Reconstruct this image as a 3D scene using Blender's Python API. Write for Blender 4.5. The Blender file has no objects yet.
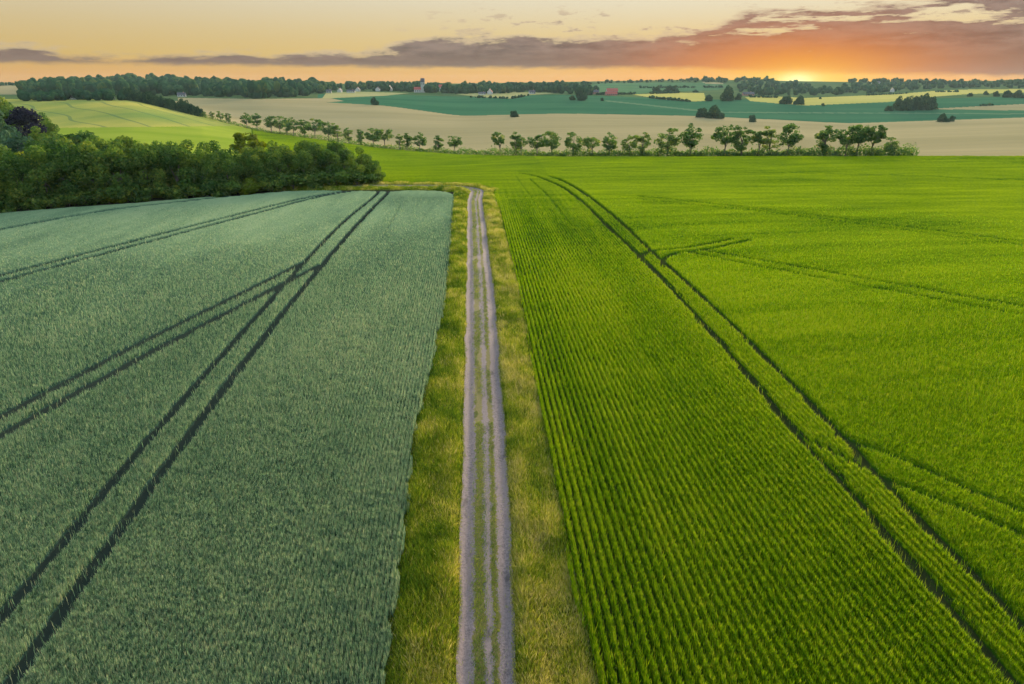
import bpy, math, random
import numpy as np
from mathutils import Vector

rng = np.random.default_rng(7)
random.seed(7)
sc = bpy.context.scene
COL = sc.collection
R = math.radians

# ------------------------------------------------------------------ camera
H, F, PITCH = 20.0, 683.0, R(20.4)
cam_d = bpy.data.cameras.new('camera')
cam = bpy.data.objects.new('camera', cam_d)
COL.objects.link(cam)
cam.location = (0, 0, H)
cam.rotation_euler = (R(90) - PITCH, 0, 0)
cam_d.sensor_width = 36
cam_d.lens = 36 * F / 1024
cam_d.clip_end = 20000
sc.camera = cam
SP, CP = math.sin(PITCH), math.cos(PITCH)


def ray(px, py):
    a = (np.asarray(px, float) - 512) / F
    b = -(np.asarray(py, float) - 342) / F
    return a, CP + b * SP, -SP + b * CP


def ang(px, py):
    x, y, z = ray(px, py)
    return np.arctan2(x, y), z / np.hypot(x, y)


def flat(px, py):
    """where a sight line meets the plane z = 0"""
    x, y, z = ray(px, py)
    s = -H / z
    return x * s, y * s


def proj(x, y, z):
    d = y * CP - (z - H) * SP
    d = np.maximum(d, 1e-3)
    return 512 + F * x / d, 342 - F * (y * SP + (z - H) * CP) / d


# ------------------------------------------------------------------ terrain
# rolling land: curves of equal rank running across the valley, each with its distance and height
PXS = [-200, 0, 130, 260, 385, 460, 560, 700, 850, 1024, 1220]
LEV = [  # (rows, distances or None for the flat near field)
    ([234, 213, 203, 193.5, 184, 181, 170, 159.5, 159, 159, 159], None),
    ([143, 138, 135.5, 149, 163, 168, 165, 158.3, 158, 158, 158], [330, 330, 330, 300, 250, 215, 200, 219, 214, 216, 250]),
    ([99, 99, 99.5, 131.5, 149, 155, 157.3, 157.4, 157.2, 156.8, 156.8], [700, 700, 680, 540, 390, 330, 260, 226, 222, 225, 262]),
    ([97, 97, 98.5, 125, 143, 149, 152, 154, 155, 151, 149], [790, 790, 780, 640, 500, 440, 390, 370, 370, 370, 390]),
    ([93, 94, 97, 99, 105.5, 116, 113.5, 116, 123.5, 117.5, 112], [1000, 980, 950, 900, 880, 800, 820, 820, 780, 800, 830]),
    ([89, 91, 93.5, 94.5, 94.5, 97, 95, 100, 101, 97, 95], [1250, 1200, 1150, 1150, 1150, 1150, 1150, 1100, 1100, 1150, 1150]),
    ([86, 88, 88, 89.5, 90, 91, 90, 92, 93, 90, 89], [1500, 1450, 1400, 1400, 1400, 1400, 1450, 1500, 1500, 1500, 1500]),
    ([83.5, 84.5, 81.5, 83, 84, 83.5, 82, 79.5, 82, 80.5, 80], [2100, 2050, 1750, 2000, 2000, 2100, 2200, 2200, 2250, 2250, 2250]),
]
TH = np.radians(np.arange(-56, 56.01, 0.1))
Ds, Zs = [], []
Ds.append(np.full_like(TH, 0.5)); Zs.append(np.zeros_like(TH))
for rows, dist in LEV:
    th, t = ang(PXS, rows)
    if dist is None:
        dist = -H / t
    else:
        dist = np.array(dist, float) / np.cos(th)      # given as the way straight ahead
    tt = np.interp(TH, th, t)
    dd = np.interp(TH, th, dist)
    k = np.exp(-np.linspace(-2, 2, 41) ** 2); k /= k.sum()
    sm = lambda v: np.convolve(np.pad(v, 20, mode='edge'), k, 'valid')
    tt, dd = sm(tt), sm(dd)
    Ds.append(dd); Zs.append(np.where(len(Ds) == 1, 0.0, H + dd * tt) if len(Ds) > 1 else H + dd * tt)
Zs[1] = np.zeros_like(TH)
Ds.append(np.full_like(TH, 3500.0)); Zs.append(Zs[-1] - 15)
Ds, Zs = np.array(Ds), np.array(Zs)
for i in range(1, len(Ds)):
    Ds[i] = np.maximum(Ds[i], Ds[i - 1] + 1.5)
LD = np.linspace(math.log(0.5), math.log(3500), 900)


def pchip_table():
    h = np.diff(Ds, axis=0)
    s = np.diff(Zs, axis=0) / h
    m = np.zeros_like(Zs)
    m[0], m[-1] = s[0], s[-1]
    for i in range(1, len(Ds) - 1):
        ok = s[i - 1] * s[i] > 0
        w1, w2 = 2 * h[i] + h[i - 1], h[i] + 2 * h[i - 1]
        with np.errstate(divide='ignore', invalid='ignore'):
            v = (w1 + w2) / (w1 / s[i - 1] + w2 / s[i])
        m[i] = np.where(ok, v, 0)
    D = np.exp(LD)
    T = np.zeros((len(TH), len(LD))); L = np.zeros_like(T)
    for j in range(len(TH)):
        k = np.clip(np.searchsorted(Ds[:, j], D) - 1, 0, len(Ds) - 2)
        u = np.clip((D - Ds[k, j]) / h[k, j], 0, 1)
        T[j] = ((1 + 2 * u) * (1 - u) ** 2 * Zs[k, j] + u * (1 - u) ** 2 * h[k, j] * m[k, j]
                + u * u * (3 - 2 * u) * Zs[k + 1, j] + u * u * (u - 1) * h[k, j] * m[k + 1, j])
        L[j] = k + u
    return T, L


ZT, LT = pchip_table()


def look(tab, x, y):
    th = np.arctan2(x, y); D = np.hypot(x, y)
    a = np.clip((th - TH[0]) / (TH[1] - TH[0]), 0, len(TH) - 1.001)
    b = np.clip((np.log(np.maximum(D, .5)) - LD[0]) / (LD[1] - LD[0]), 0, len(LD) - 1.001)
    i, j = a.astype(int), b.astype(int); u, v = a - i, b - j
    return ((1 - u) * (1 - v) * tab[i, j] + u * (1 - v) * tab[i + 1, j] + (1 - u) * v * tab[i, j + 1] + u * v * tab[i + 1, j + 1])


def zt(x, y):
    x, y = np.asarray(x, float), np.asarray(y, float)
    z = look(ZT, x, y)
    w = np.clip((np.abs(np.arctan2(x, y)) - R(60)) / R(80), 0, 1)
    return z * (1 - w * w * (3 - 2 * w))


def lev(x, y):
    return look(LT, np.asarray(x, float), np.asarray(y, float))


def at(px, py, lo=100, hi=3400):
    """ground point seen at a place of the picture, between two distances"""
    dx, dy, dz = [float(v) for v in ray(px, py)]
    n = math.hypot(dx, dy); D = np.exp(np.linspace(math.log(lo), math.log(hi), 1500))
    X, Y = dx / n * D, dy / n * D
    g = (H + dz / n * D) - zt(X, Y)
    k = np.where(g <= 0)[0]
    i = k[0] if len(k) else int(np.argmin(np.abs(g) / D))
    return X[i], Y[i], float(zt(X[i], Y[i])), D[i]


def atd(px, py, D):
    th, _ = ang(px, py)
    x, y = D * math.sin(th), D * math.cos(th)
    return x, y, float(zt(x, y)), D


# ------------------------------------------------------------------ numpy noise
class VN:
    def __init__(s, seed):
        s.t = np.random.default_rng(seed).random((256, 256))

    def __call__(s, x, y):
        xi, yi = np.floor(x).astype(int), np.floor(y).astype(int)
        u, v = x - xi, y - yi
        u, v = u * u * (3 - 2 * u), v * v * (3 - 2 * v)
        g = lambda a, b: s.t[a % 256, b % 256]
        return (g(xi, yi) * (1 - u) + g(xi + 1, yi) * u) * (1 - v) + (g(xi, yi + 1) * (1 - u) + g(xi + 1, yi + 1) * u) * v


n1, n2, n3 = VN(1), VN(2), VN(3)


def fbm(x, y):
    return (n1(x, y) + .5 * n2(x * 2.1, y * 2.1) + .25 * n3(x * 4.3, y * 4.3)) / 1.75


# ------------------------------------------------------------------ meshes and objects
def tag(o, label=None, cat=None, group=None, kind=None):
    for k, v in (('label', label), ('category', cat), ('group', group), ('kind', kind)):
        if v:
            o[k] = v
    return o


def np_mesh(name, V, polys, mat, tint=None, dom='FACE', smooth=False):
    """polys: int array (n,3) or (n,4)"""
    me = bpy.data.meshes.new(name)
    V = np.ascontiguousarray(V, dtype=np.float32); polys = np.ascontiguousarray(polys, dtype=np.int32)
    n, k = polys.shape
    me.vertices.add(len(V)); me.vertices.foreach_set('co', V.ravel())
    me.loops.add(n * k); me.loops.foreach_set('vertex_index', polys.ravel())
    me.polygons.add(n)
    me.polygons.foreach_set('loop_start', np.arange(0, n * k, k, dtype=np.int32))
    if smooth:
        me.polygons.foreach_set('use_smooth', np.ones(n, dtype=bool))
    if tint is not None:
        a = me.attributes.new('tint', 'FLOAT', dom)
        a.data.foreach_set('value', np.ascontiguousarray(tint, dtype=np.float32))
    me.update(calc_edges=True)
    me.materials.append(mat)
    return me


def link(name, data, parent=None, loc=None):
    o = bpy.data.objects.new(name, data)
    COL.objects.link(o)
    if parent is not None:
        o.parent = parent
    if loc is not None:
        o.location = loc
    return o


class MB:
    def __init__(s): s.v, s.f = [], []

    def box(s, x0, x1, y0, y1, z0, z1):
        b = len(s.v)
        s.v += [(x0, y0, z0), (x1, y0, z0), (x1, y1, z0), (x0, y1, z0), (x0, y0, z1), (x1, y0, z1), (x1, y1, z1), (x0, y1, z1)]
        s.f += [tuple(b + i for i in q) for q in ((3, 2, 1, 0), (4, 5, 6, 7), (0, 1, 5, 4), (1, 2, 6, 5), (2, 3, 7, 6), (3, 0, 4, 7))]

    def poly(s, pts, faces):
        b = len(s.v); s.v += pts; s.f += [tuple(b + i for i in q) for q in faces]

    def tube(s, pts, rad, n=7):
        b = len(s.v)
        for i, p in enumerate(pts):
            p = Vector(p)
            d = (Vector(pts[min(i + 1, len(pts) - 1)]) - Vector(pts[max(i - 1, 0)])).normalized()
            u = d.cross(Vector((.3, 1, .1))).normalized(); w = d.cross(u)
            for k in range(n):
                a = 2 * math.pi * k / n
                s.v.append(tuple(p + (u * math.cos(a) + w * math.sin(a)) * rad[i]))
        for i in range(len(pts) - 1):
            for k in range(n):
                k2 = (k + 1) % n
                s.f.append((b + i * n + k, b + i * n + k2, b + (i + 1) * n + k2, b + (i + 1) * n + k))
        s.f.append(tuple(b + (len(pts) - 1) * n + k for k in range(n)))

    def mesh(s, name, mat):
        me = bpy.data.meshes.new(name); me.from_pydata(s.v, [], s.f); me.update(); me.materials.append(mat)
        return me


# ------------------------------------------------------------------ materials
class NT:
    def __init__(s, tree): s.t = tree; s.n = tree.nodes; s.l = tree.links

    def new(s, typ, **kw):
        n = s.n.new(typ)
        for k, v in kw.items(): setattr(n, k, v)
        return n

    def put(s, sock, v):
        if isinstance(v, bpy.types.NodeSocket): s.l.new(v, sock)
        elif v is not None: sock.default_value = v

    def m(s, op, a, b=None, c=None, clamp=False):
        n = s.new('ShaderNodeMath', operation=op, use_clamp=clamp)
        for i, v in enumerate((a, b, c)):
            if v is not None: s.put(n.inputs[i], v)
        return n.outputs[0]

    def mix(s, f, a, b, blend='MIX'):
        n = s.new('ShaderNodeMix', data_type='RGBA', blend_type=blend)
        s.put(n.inputs['Factor'], f)
        for nm, v in (('A', a), ('B', b)):
            so = [i for i in n.inputs if i.name == nm and i.type == 'RGBA'][0]
            if isinstance(v, tuple): v = (*v[:3], 1)
            s.put(so, v)
        return [o for o in n.outputs if o.type == 'RGBA'][0]

    def noise(s, vec, scale, detail=3, rough=.5):
        n = s.new('ShaderNodeTexNoise')
        s.put(n.inputs['Vector'], vec); n.inputs['Scale'].default_value = scale
        n.inputs['Detail'].default_value = detail; n.inputs['Roughness'].default_value = rough
        return n.outputs['Fac']

    def ramp(s, f, stops, interp='LINEAR'):
        n = s.new('ShaderNodeValToRGB'); cr = n.color_ramp; cr.interpolation = interp
        while len(cr.elements) < len(stops): cr.elements.new(.5)
        for e, (p, c) in zip(cr.elements, stops):
            e.position = p; e.color = (*c, 1) if isinstance(c, tuple) else (c, c, c, 1)
        s.put(n.inputs[0], f)
        return n.outputs[0]

    def map(s, vec, scale=(1, 1, 1), rot=0.0):
        n = s.new('ShaderNodeMapping'); s.put(n.inputs['Vector'], vec)
        n.inputs['Scale'].default_value = scale; n.inputs['Rotation'].default_value = (0, 0, rot)
        return n.outputs[0]

    def sstep(s, x, a, b):
        n = s.new('ShaderNodeMapRange', interpolation_type='SMOOTHSTEP')
        s.put(n.inputs[0], x); n.inputs[1].default_value = a; n.inputs[2].default_value = b
        return n.outputs[0]


def material(name):
    m = bpy.data.materials.new(name); m.use_nodes = True
    m.node_tree.nodes.clear()
    t = NT(m.node_tree); out = t.new('ShaderNodeOutputMaterial')
    return m, t, out


def plain(name, col, rough=.8, vary=.12, scale=3.0):
    m, t, out = material(name)
    tc = t.new('ShaderNodeTexCoord').outputs['Object']
    f = t.noise(tc, scale, 4)
    c = t.mix(f, tuple(v * (1 - vary) for v in col), tuple(v * (1 + vary) for v in col))
    p = t.new('ShaderNodeBsdfPrincipled'); t.put(p.inputs['Base Color'], c); p.inputs['Roughness'].default_value = rough
    t.l.new(p.outputs[0], out.inputs[0])
    return m


def leafy(name, stops, trans=.35, tcol=(1.15, 1.2, .6), obj_var=0.0, rough=.6):
    """foliage: colour by the leaf's own tint, part of the light passing through"""
    m, t, out = material(name)
    a = t.new('ShaderNodeAttribute', attribute_name='tint').outputs['Fac']
    if obj_var:
        r = t.new('ShaderNodeObjectInfo').outputs['Random']
        a = t.m('ADD', a, t.m('MULTIPLY', t.m('SUBTRACT', r, .5), obj_var), clamp=True)
    c = t.ramp(a, stops)
    d = t.new('ShaderNodeBsdfDiffuse'); t.put(d.inputs[0], c)
    tr = t.new('ShaderNodeBsdfTranslucent'); t.put(tr.inputs[0], t.mix(1.0, c, tcol, 'MULTIPLY'))
    mx = t.new('ShaderNodeMixShader'); mx.inputs[0].default_value = trans
    t.l.new(d.outputs[0], mx.inputs[1]); t.l.new(tr.outputs[0], mx.inputs[2])
    t.l.new(mx.outputs[0], out.inputs[0])
    return m


def field(name, c0, c1, scale=(.02, .02, .02), rot=0., det=6, lines=None, fine=None):
    """far crop: two tones in patches, drawn out along the drilling direction, tramlines at the given spacing"""
    m, t, out = material(name)
    pos = t.new('ShaderNodeNewGeometry').outputs['Position']
    v = t.map(pos, scale, rot)
    f = t.sstep(t.noise(v, 1.0, det, .6), .3, .7)
    c = t.mix(f, c0, c1)
    if fine:
        f2 = t.noise(pos, fine, 3, .6)
        c = t.mix(t.m('MULTIPLY', f2, .5), c, tuple(x * .55 for x in c0))
    if lines:
        sp, wd, ang_, lc, wob = lines
        q = t.map(pos, (1, 1, 1), ang_)
        sx = t.new('ShaderNodeSeparateXYZ'); t.l.new(q, sx.inputs[0])
        w = t.m('MULTIPLY', t.m('SUBTRACT', t.noise(pos, .006, 1), .5), wob)
        fr = t.m('FRACT', t.m('DIVIDE', t.m('ADD', sx.outputs[0], w), sp))
        near = t.m('LESS_THAN', fr, wd / sp)
        c = t.mix(t.m('MULTIPLY', near, .5), c, lc)
    p = t.new('ShaderNodeBsdfDiffuse'); t.put(p.inputs[0], c)
    t.l.new(p.outputs[0], out.inputs[0])
    return m


M = {}
M['wheat'] = leafy('wheat_leaf', [(0, (.030, .070, .052)), (.4, (.142, .235, .136)), (.75, (.265, .365, .215)), (1, (.44, .43, .27))], .3, (1.0, 1.1, .8))
M['barley'] = leafy('barley_leaf', [(0, (.026, .085, .003)), (.4, (.118, .232, .005)), (.8, (.26, .355, .008)), (1, (.32, .35, .03))], .38, (1.15, 1.1, .5))
M['verge'] = leafy('verge_grass_blade', [(0, (.030, .075, .010)), (.4, (.11, .19, .014)), (.7, (.27, .30, .024)), (.9, (.46, .41, .07)), (1, (.54, .44, .18))], .3, (1.1, 1.1, .6))
M['leaf'] = leafy('broad_leaf', [(0, (.030, .072, .022)), (.5, (.092, .160, .036)), (.85, (.19, .235, .040)), (1, (.22, .23, .04))], .35, (1.0, 1.15, .6), .16)
M['leafrow'] = leafy('row_tree_leaf', [(0, (.035, .085, .030)), (.5, (.080, .165, .050)), (.85, (.15, .22, .055)), (1, (.25, .26, .06))], .45, (1.2, 1.2, .5), .35)
M['leaffar'] = leafy('far_tree_leaf', [(0, (.012, .042, .022)), (.5, (.022, .066, .032)), (.85, (.04, .09, .036)), (1, (.075, .11, .035))], .15, (1, 1.1, .6), .3)
M['leafblue'] = leafy('willow_leaf', [(0, (.030, .075, .050)), (.5, (.055, .115, .075)), (1, (.11, .17, .10))], .25, (1, 1.1, .7), .2)
M['copper'] = leafy('copper_leaf', [(0, (.012, .012, .028)), (.6, (.022, .020, .045)), (1, (.04, .036, .06))], .2, (1, 1, 1))
M['lime'] = leafy('young_leaf', [(0, (.07, .11, .012)), (.5, (.13, .17, .016)), (1, (.24, .25, .03))], .35, (1.1, 1.1, .5))
M['bark'] = plain('bark', (.11, .09, .07), .9, .35, 6)
M['soil'] = field('crop_soil', (.022, .022, .014), (.034, .034, .020), (.4, .4, .4))
M['pasture'] = field('pasture', (.045, .085, .035), (.085, .12, .045), (.012, .012, .012))
M['beige'] = field('ripe_grain', (.25, .205, .105), (.32, .255, .135), (.0025, .012, .01), R(8), lines=(24, 1.6, R(82), (.2, .185, .12), 30))
M['teal'] = field('young_crop', (.024, .095, .050), (.048, .13, .064), (.004, .012, .01), R(-6), lines=(24, 1.6, R(78), (.02, .085, .055), 40))
M['yellow'] = field('ripening_rape', (.33, .30, .075), (.40, .34, .10), (.004, .012, .01), 0)
M['tan'] = field('stubble', (.26, .25, .10), (.33, .29, .13), (.006, .012, .01), 0)
M['hill'] = field('hillside_crop', (.13, .19, .05), (.36, .31, .07), (.009, .0035, .01), R(25), lines=(27, 2.4, R(-43), (.05, .11, .06), 60))
M['strip'] = field('bright_crop', (.16, .225, .022), (.23, .27, .035), (.01, .02, .01), 0)
M['far_green'] = field('far_meadow', (.055, .125, .06), (.08, .15, .065), (.004, .01, .01), 0)
M['paleline'] = field('grass_path', (.09, .155, .085), (.12, .17, .09), (.02, .02, .02))
M['wall'] = plain('white_render', (.42, .41, .40), .8, .05, .6)
M['redroof'] = plain('red_roof_tile', (.36, .07, .06), .8, .2, .8)
M['darkroof'] = plain('slate_roof', (.07, .06, .08), .7, .2, .8)
M['redwall'] = plain('red_brick', (.34, .15, .12), .85, .2, .8)
M['glass'] = plain('window_glass', (.03, .035, .045), .2, .1, .8)
M['wood'] = plain('painted_wood', (.10, .08, .06), .7, .1, .8)


def canopy_mat(name, stops, mscale, rot, lump):
    """crop surface seen from afar: tint from the mesh with finer grain on top"""
    m, t, out = material(name)
    pos = t.new('ShaderNodeNewGeometry').outputs['Position']
    a = t.new('ShaderNodeAttribute', attribute_name='tint').outputs['Fac']
    g = t.noise(t.map(pos, (1, 1, .4)), lump, 3, .7)
    g2 = t.noise(t.map(pos, mscale, rot), 1.0, 4, .6)
    f = t.m('ADD', a, t.m('MULTIPLY', t.sstep(a, .02, .2), t.m('ADD', t.m('MULTIPLY', t.m('SUBTRACT', g, .5), .9), t.m('MULTIPLY', t.m('SUBTRACT', g2, .5), .32))), ) ; f = t.m('ADD', f, 0.0, clamp=True)
    c = t.ramp(f, stops)
    d = t.new('ShaderNodeBsdfDiffuse'); t.put(d.inputs[0], c)
    t.l.new(d.outputs[0], out.inputs[0])
    return m


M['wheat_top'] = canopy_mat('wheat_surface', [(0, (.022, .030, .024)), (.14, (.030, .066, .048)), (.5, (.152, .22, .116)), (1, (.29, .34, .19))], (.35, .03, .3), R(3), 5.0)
M['barley_top'] = canopy_mat('barley_surface', [(0, (.030, .036, .012)), (.14, (.026, .078, .003)), (.5, (.195, .255, .004)), (1, (.36, .365, .010))], (.06, .35, .3), R(12), 4.0)

# ------------------------------------------------------------------ lines of the near fields
POLY = {
    'track_l': [(457, 684), (461, 500), (464, 400), (466.2, 290), (467.4, 200)],
    'track_r': [(517, 684), (509, 500), (503, 400), (494, 290), (482.5, 200)],
    'verge_l': [(393, 684), (408, 560), (419, 440), (433, 380), (449, 300), (455, 205), (456, 190)],
    'verge_r': [(592, 684), (566, 560), (545, 440), (533, 380), (519, 300), (499, 212), (492, 195)],
}
EDGE = {}
for k_, pts_ in POLY.items():
    a_ = np.array(pts_, float); X_, Y_ = flat(a_[:, 0], a_[:, 1])
    EDGE[k_] = (np.r_[2 * X_[0] - X_[0] - (X_[1] - X_[0]) / (Y_[1] - Y_[0]) * (Y_[0] - 2), X_], np.r_[2.0, Y_])


def edge(k, y):
    X, Y = EDGE[k]
    return np.interp(y, Y, X)


WHEAT = [  # (centre line, half width, how deep)
    ([(370, 187), (377, 189), (379, 193), (372, 200), (345, 221), (309, 258), (256, 319), (150, 440), (0, 624), (-60, 700)], .39, 1),
    ([(350, 186.8), (380, 187), (388, 189.5), (388.5, 193), (382, 200), (360, 222), (323, 265), (256, 349), (187, 440), (14, 684), (-10, 718)], .42, 1),
    ([(303, 264), (256, 287.5), (123, 354), (0, 420), (-60, 452)], .54, 1),
    ([(321, 266), (256, 299.5), (140, 360), (0, 439), (-60, 474)], .58, 1),
    ([(372, 188), (318, 196), (256, 210.8), (0, 277), (-60, 292)], .6, .95),
    ([(380, 189.5), (331, 194.5), (256, 214.5), (0, 283), (-60, 299)], .6, .95),
    ([(300, 190), (140, 207), (95, 213), (0, 231), (-60, 243)], .8, .7),
    ([(400, 207), (360, 280), (282, 425)], 0.145, .3),
    ([(388, 191.5), (396, 192.5)], 0.580, .7),
]
BARLEY = [
    ([(520, 174.5), (537, 177.5), (559, 186), (582, 202), (599, 220), (642, 260), (680, 300), (722, 347), (768, 402.5), (798, 441), (857, 504), (911, 569), (968, 635), (1009, 684), (1040, 720)], 0.362, 1),
    ([(548, 177.5), (562, 181), (587, 196), (617, 220), (652, 254), (687, 284), (730, 325), (768, 363), (843, 440), (886, 490), (921, 526), (968, 572), (1024, 635), (1080, 700)], 0.362, 1),
    ([(640, 260), (646, 254), (655, 252), (666, 251), (694, 248.5), (731, 241)], .5, .9),
    ([(664, 268), (662, 262), (667, 258), (680, 254), (708, 251), (749, 242)], .5, .9),
    ([(701, 252), (768, 263), (1024, 309), (1090, 321)], .5, .7),
    ([(690, 254), (768, 270), (1024, 317), (1090, 330)], .45, .65),
    ([(640, 198), (768, 211), (1024, 244), (1090, 253)], .55, .6),
    ([(640, 201), (768, 214), (1024, 248), (1090, 257)], .5, .5),
    ([(640, 205), (720, 207.5), (790, 216), (860, 226)], .5, .5),
    ([(520, 172.5), (640, 172), (860, 175), (1080, 184)], 0.652, .35),
    ([(838, 440), (879, 454), (918, 470), (968, 494), (1024, 517), (1090, 546)], .34, .9),
    ([(814, 447), (861, 470), (900, 490), (939, 504), (1024, 540), (1090, 568)], .34, .9),
    ([(844, 528), (862, 553), (888, 588), (922, 622)], .22, .6),
    ([(820, 540), (850, 592), (890, 650), (905, 684)], 0.203, .5),
    ([(530, 180), (556, 205), (640, 330), (700, 440)], 0.203, .4),
    ([(516, 178), (532, 200), (560, 240), (640, 380)], 0.145, .25),
]
GX0, GX1, GY0, GY1, GS = -150.0, 190.0, 8.0, 262.0, 0.08
GNX, GNY = int((GX1 - GX0) / GS), int((GY1 - GY0) / GS)
CUT = np.ones((GNX, GNY), np.float32)   # share of the crop's height that stands here


def smooth_line(pts):
    a = np.array(pts, float); X, Y = flat(a[:, 0], a[:, 1])
    P = np.stack([X, Y], 1)
    for _ in range(2):   # corner cutting
        q = [P[0]]
        for i in range(len(P) - 1):
            q += [P[i] * .75 + P[i + 1] * .25, P[i] * .25 + P[i + 1] * .75]
        q.append(P[-1]); P = np.array(q)
    return P


def carve(lines):
    for pts, hw, depth in lines:
        P = smooth_line(pts)
        for a, b in zip(P[:-1], P[1:]):
            n = max(1, int(np.hypot(*(b - a)) / 6))
            for q in range(n):
                p0, p1 = a + (b - a) * q / n, a + (b - a) * (q + 1) / n
                lo, hi = np.minimum(p0, p1) - hw - .6, np.maximum(p0, p1) + hw + .6
                i0, i1 = int((lo[0] - GX0) / GS), int((hi[0] - GX0) / GS) + 2
                j0, j1 = int((lo[1] - GY0) / GS), int((hi[1] - GY0) / GS) + 2
                i0, i1, j0, j1 = max(i0, 0), min(i1, GNX), max(j0, 0), min(j1, GNY)
                if i0 >= i1 or j0 >= j1: continue
                x = GX0 + np.arange(i0, i1)[:, None] * GS; y = GY0 + np.arange(j0, j1)[None] * GS
                d = p1 - p0; L = d @ d + 1e-9
                u = np.clip(((x - p0[0]) * d[0] + (y - p0[1]) * d[1]) / L, 0, 1)
                dist = np.hypot(x - p0[0] - u * d[0], y - p0[1] - u * d[1])
                w = hw * (.88 + .5 * (fbm(x * .9, y * .9) - .25))
                s = np.clip((dist - w * .75) / (w * .45), 0, 1); s = s * s * (3 - 2 * s)
                CUT[i0:i1, j0:j1] = np.minimum(CUT[i0:i1, j0:j1], 1 - depth * (1 - s))


carve(WHEAT); carve(BARLEY)


def cut(x, y):
    i = np.clip(((x - GX0) / GS + .5).astype(int), 0, GNX - 1); j = np.clip(((y - GY0) / GS + .5).astype(int), 0, GNY - 1)
    return CUT[i, j]


def in_img(x, y):
    return proj(x, y, zt(x, y))


C1D, C3D = Ds[1], Ds[3]


def wheat_back(th): return np.interp(th, TH, C1D) - 1.5


def smth(v, a, b):
    u = np.clip((v - a) / (b - a), 0, 1); return u * u * (3 - 2 * u)


BEND_Y = 150.0   # the track turns left here, behind the wheat


def wheat_mask(x, y):
    th, D = np.arctan2(x, y), np.hypot(x, y)
    e = edge('verge_l', y) + .5 * (fbm(x * 0 + 3, y * 1.3) - .5)
    dx, dy = e - x, BEND_Y - 7 - y          # the field corner is rounded off
    rc = np.hypot(np.maximum(7 - dx, 0), np.maximum(7 - dy, 0))
    return smth(7 - rc, 0, .8) * np.minimum(smth(e - x, 0, .7), smth(wheat_back(th) - D, 0, .8)) * smth(BEND_Y - 7 - y + 1.2 * np.sin(x * .3), 0, 1)


def barley_mask(x, y):
    th, D = np.arctan2(x, y), np.hypot(x, y)
    e = edge('verge_r', y) + .3 * (fbm(x * 0 + 9, y * .35) - .5)
    r = smth(x - e, 0, .5) * smth(BEND_Y + 6.2 - y, 0, .4)
    b = smth(y - (BEND_Y + 5.6), 0, .4) * np.maximum(x > -36, smth(D - np.interp(th, TH, C1D) - 19, 0, 1)) * (th > R(-20))
    bx = .5 * (edge('track_l', BEND_Y - 8.2) + edge('track_r', BEND_Y - 8.2)) - 9.0
    q = smth(np.hypot(x - bx, y - (BEND_Y - 8.2)) - 12.6, 0, .3) * (x > bx) * (y > BEND_Y - 8)
    return np.maximum(np.maximum(r, b), q) * smth(np.interp(th, TH, C3D) - 2 - D, 0, .8)


ROWX = -0.0545   # drilling direction of the rows beside the track
ROWS_B, ROWS_W = .385, .24


def right_of_pair(x, y):
    """ground beyond the right tramline pair is drilled the other way"""
    P = smooth_line(BARLEY[1][0])
    o = np.argsort(P[:, 1]); return x > np.interp(y, P[o, 1], P[o, 0])


def row_h(x, y, sp):
    u = (x - ROWX * y) / sp
    return .5 + .5 * np.cos(2 * math.pi * u)


def wheat_top(x, y):
    D = np.hypot(x, y)
    far = smth(D, 60, 130)
    h = .08 + .24 * far + .08 * (1 - far) * (n1(x * 5.2, y * 5.2) - .5) + .07 * (n2(x * 1.7, y * 1.7) - .5) + .10 * (fbm(x * .25, y * .06) - .5)
    h -= .10 * (1 - row_h(x, y, ROWS_W)) * smth(x, -34, -10) * smth(x, -26, -4) * (1 - .6 * far)
    return h * cut(x, y) * wheat_mask(x, y) + .02


def barley_top(x, y):
    D = np.hypot(x, y)
    far = smth(D, 60, 130)
    r = right_of_pair(x, y)
    rows = np.where(r, .75, row_h(x, y, ROWS_B)) * (1 - .5 * far) + .5 * far * np.where(r, .8, .8 + (row_h(x, y, ROWS_B * 3) - .8) * (1 - smth(D, 105, 160)))
    h = .03 + .24 * rows + .18 * far + .12 * rows * (n1(x * 2.6, y * 3.3) - .5) + .16 * (fbm(x * .10, y * .12) - .5)
    return h * cut(x, y) * barley_mask(x, y) + .02


def barley_stand(x, y):
    D = np.hypot(x, y); far = smth(D, 70, 150)
    g = np.where(right_of_pair(x, y), .8, np.clip(row_h(x, y, ROWS_B) * 1.7 - .3, .0, 1) * (1 - far) + far * (.72 + .30 * (row_h(x, y, ROWS_B * 3) - .5) * (1 - smth(D, 105, 165))))
    return cut(x, y) * barley_mask(x, y) * g


def wtint(x, y):
    return .47 + .5 * (fbm(x * .04 + 5, y * .03) - .5) + .22 * (fbm(x * .5, y * .12) - .5)


def btint(x, y):
    r = right_of_pair(x, y)
    a = fbm((x + .25 * y) * .05, (y - .18 * x) * .45)
    b = fbm((x - ROWX * y) * .6, y * .03)
    D = np.hypot(x, y)
    r = np.clip(r + smth(D, 105, 165), 0, 1)
    return .46 + (r * .32 * (a - .5) + (1 - r) * (.45 * (b - .5) + .15 * (a - .5))) + .30 * (fbm(x * .035 + 2, y * .03 + 7) - .5)


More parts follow.
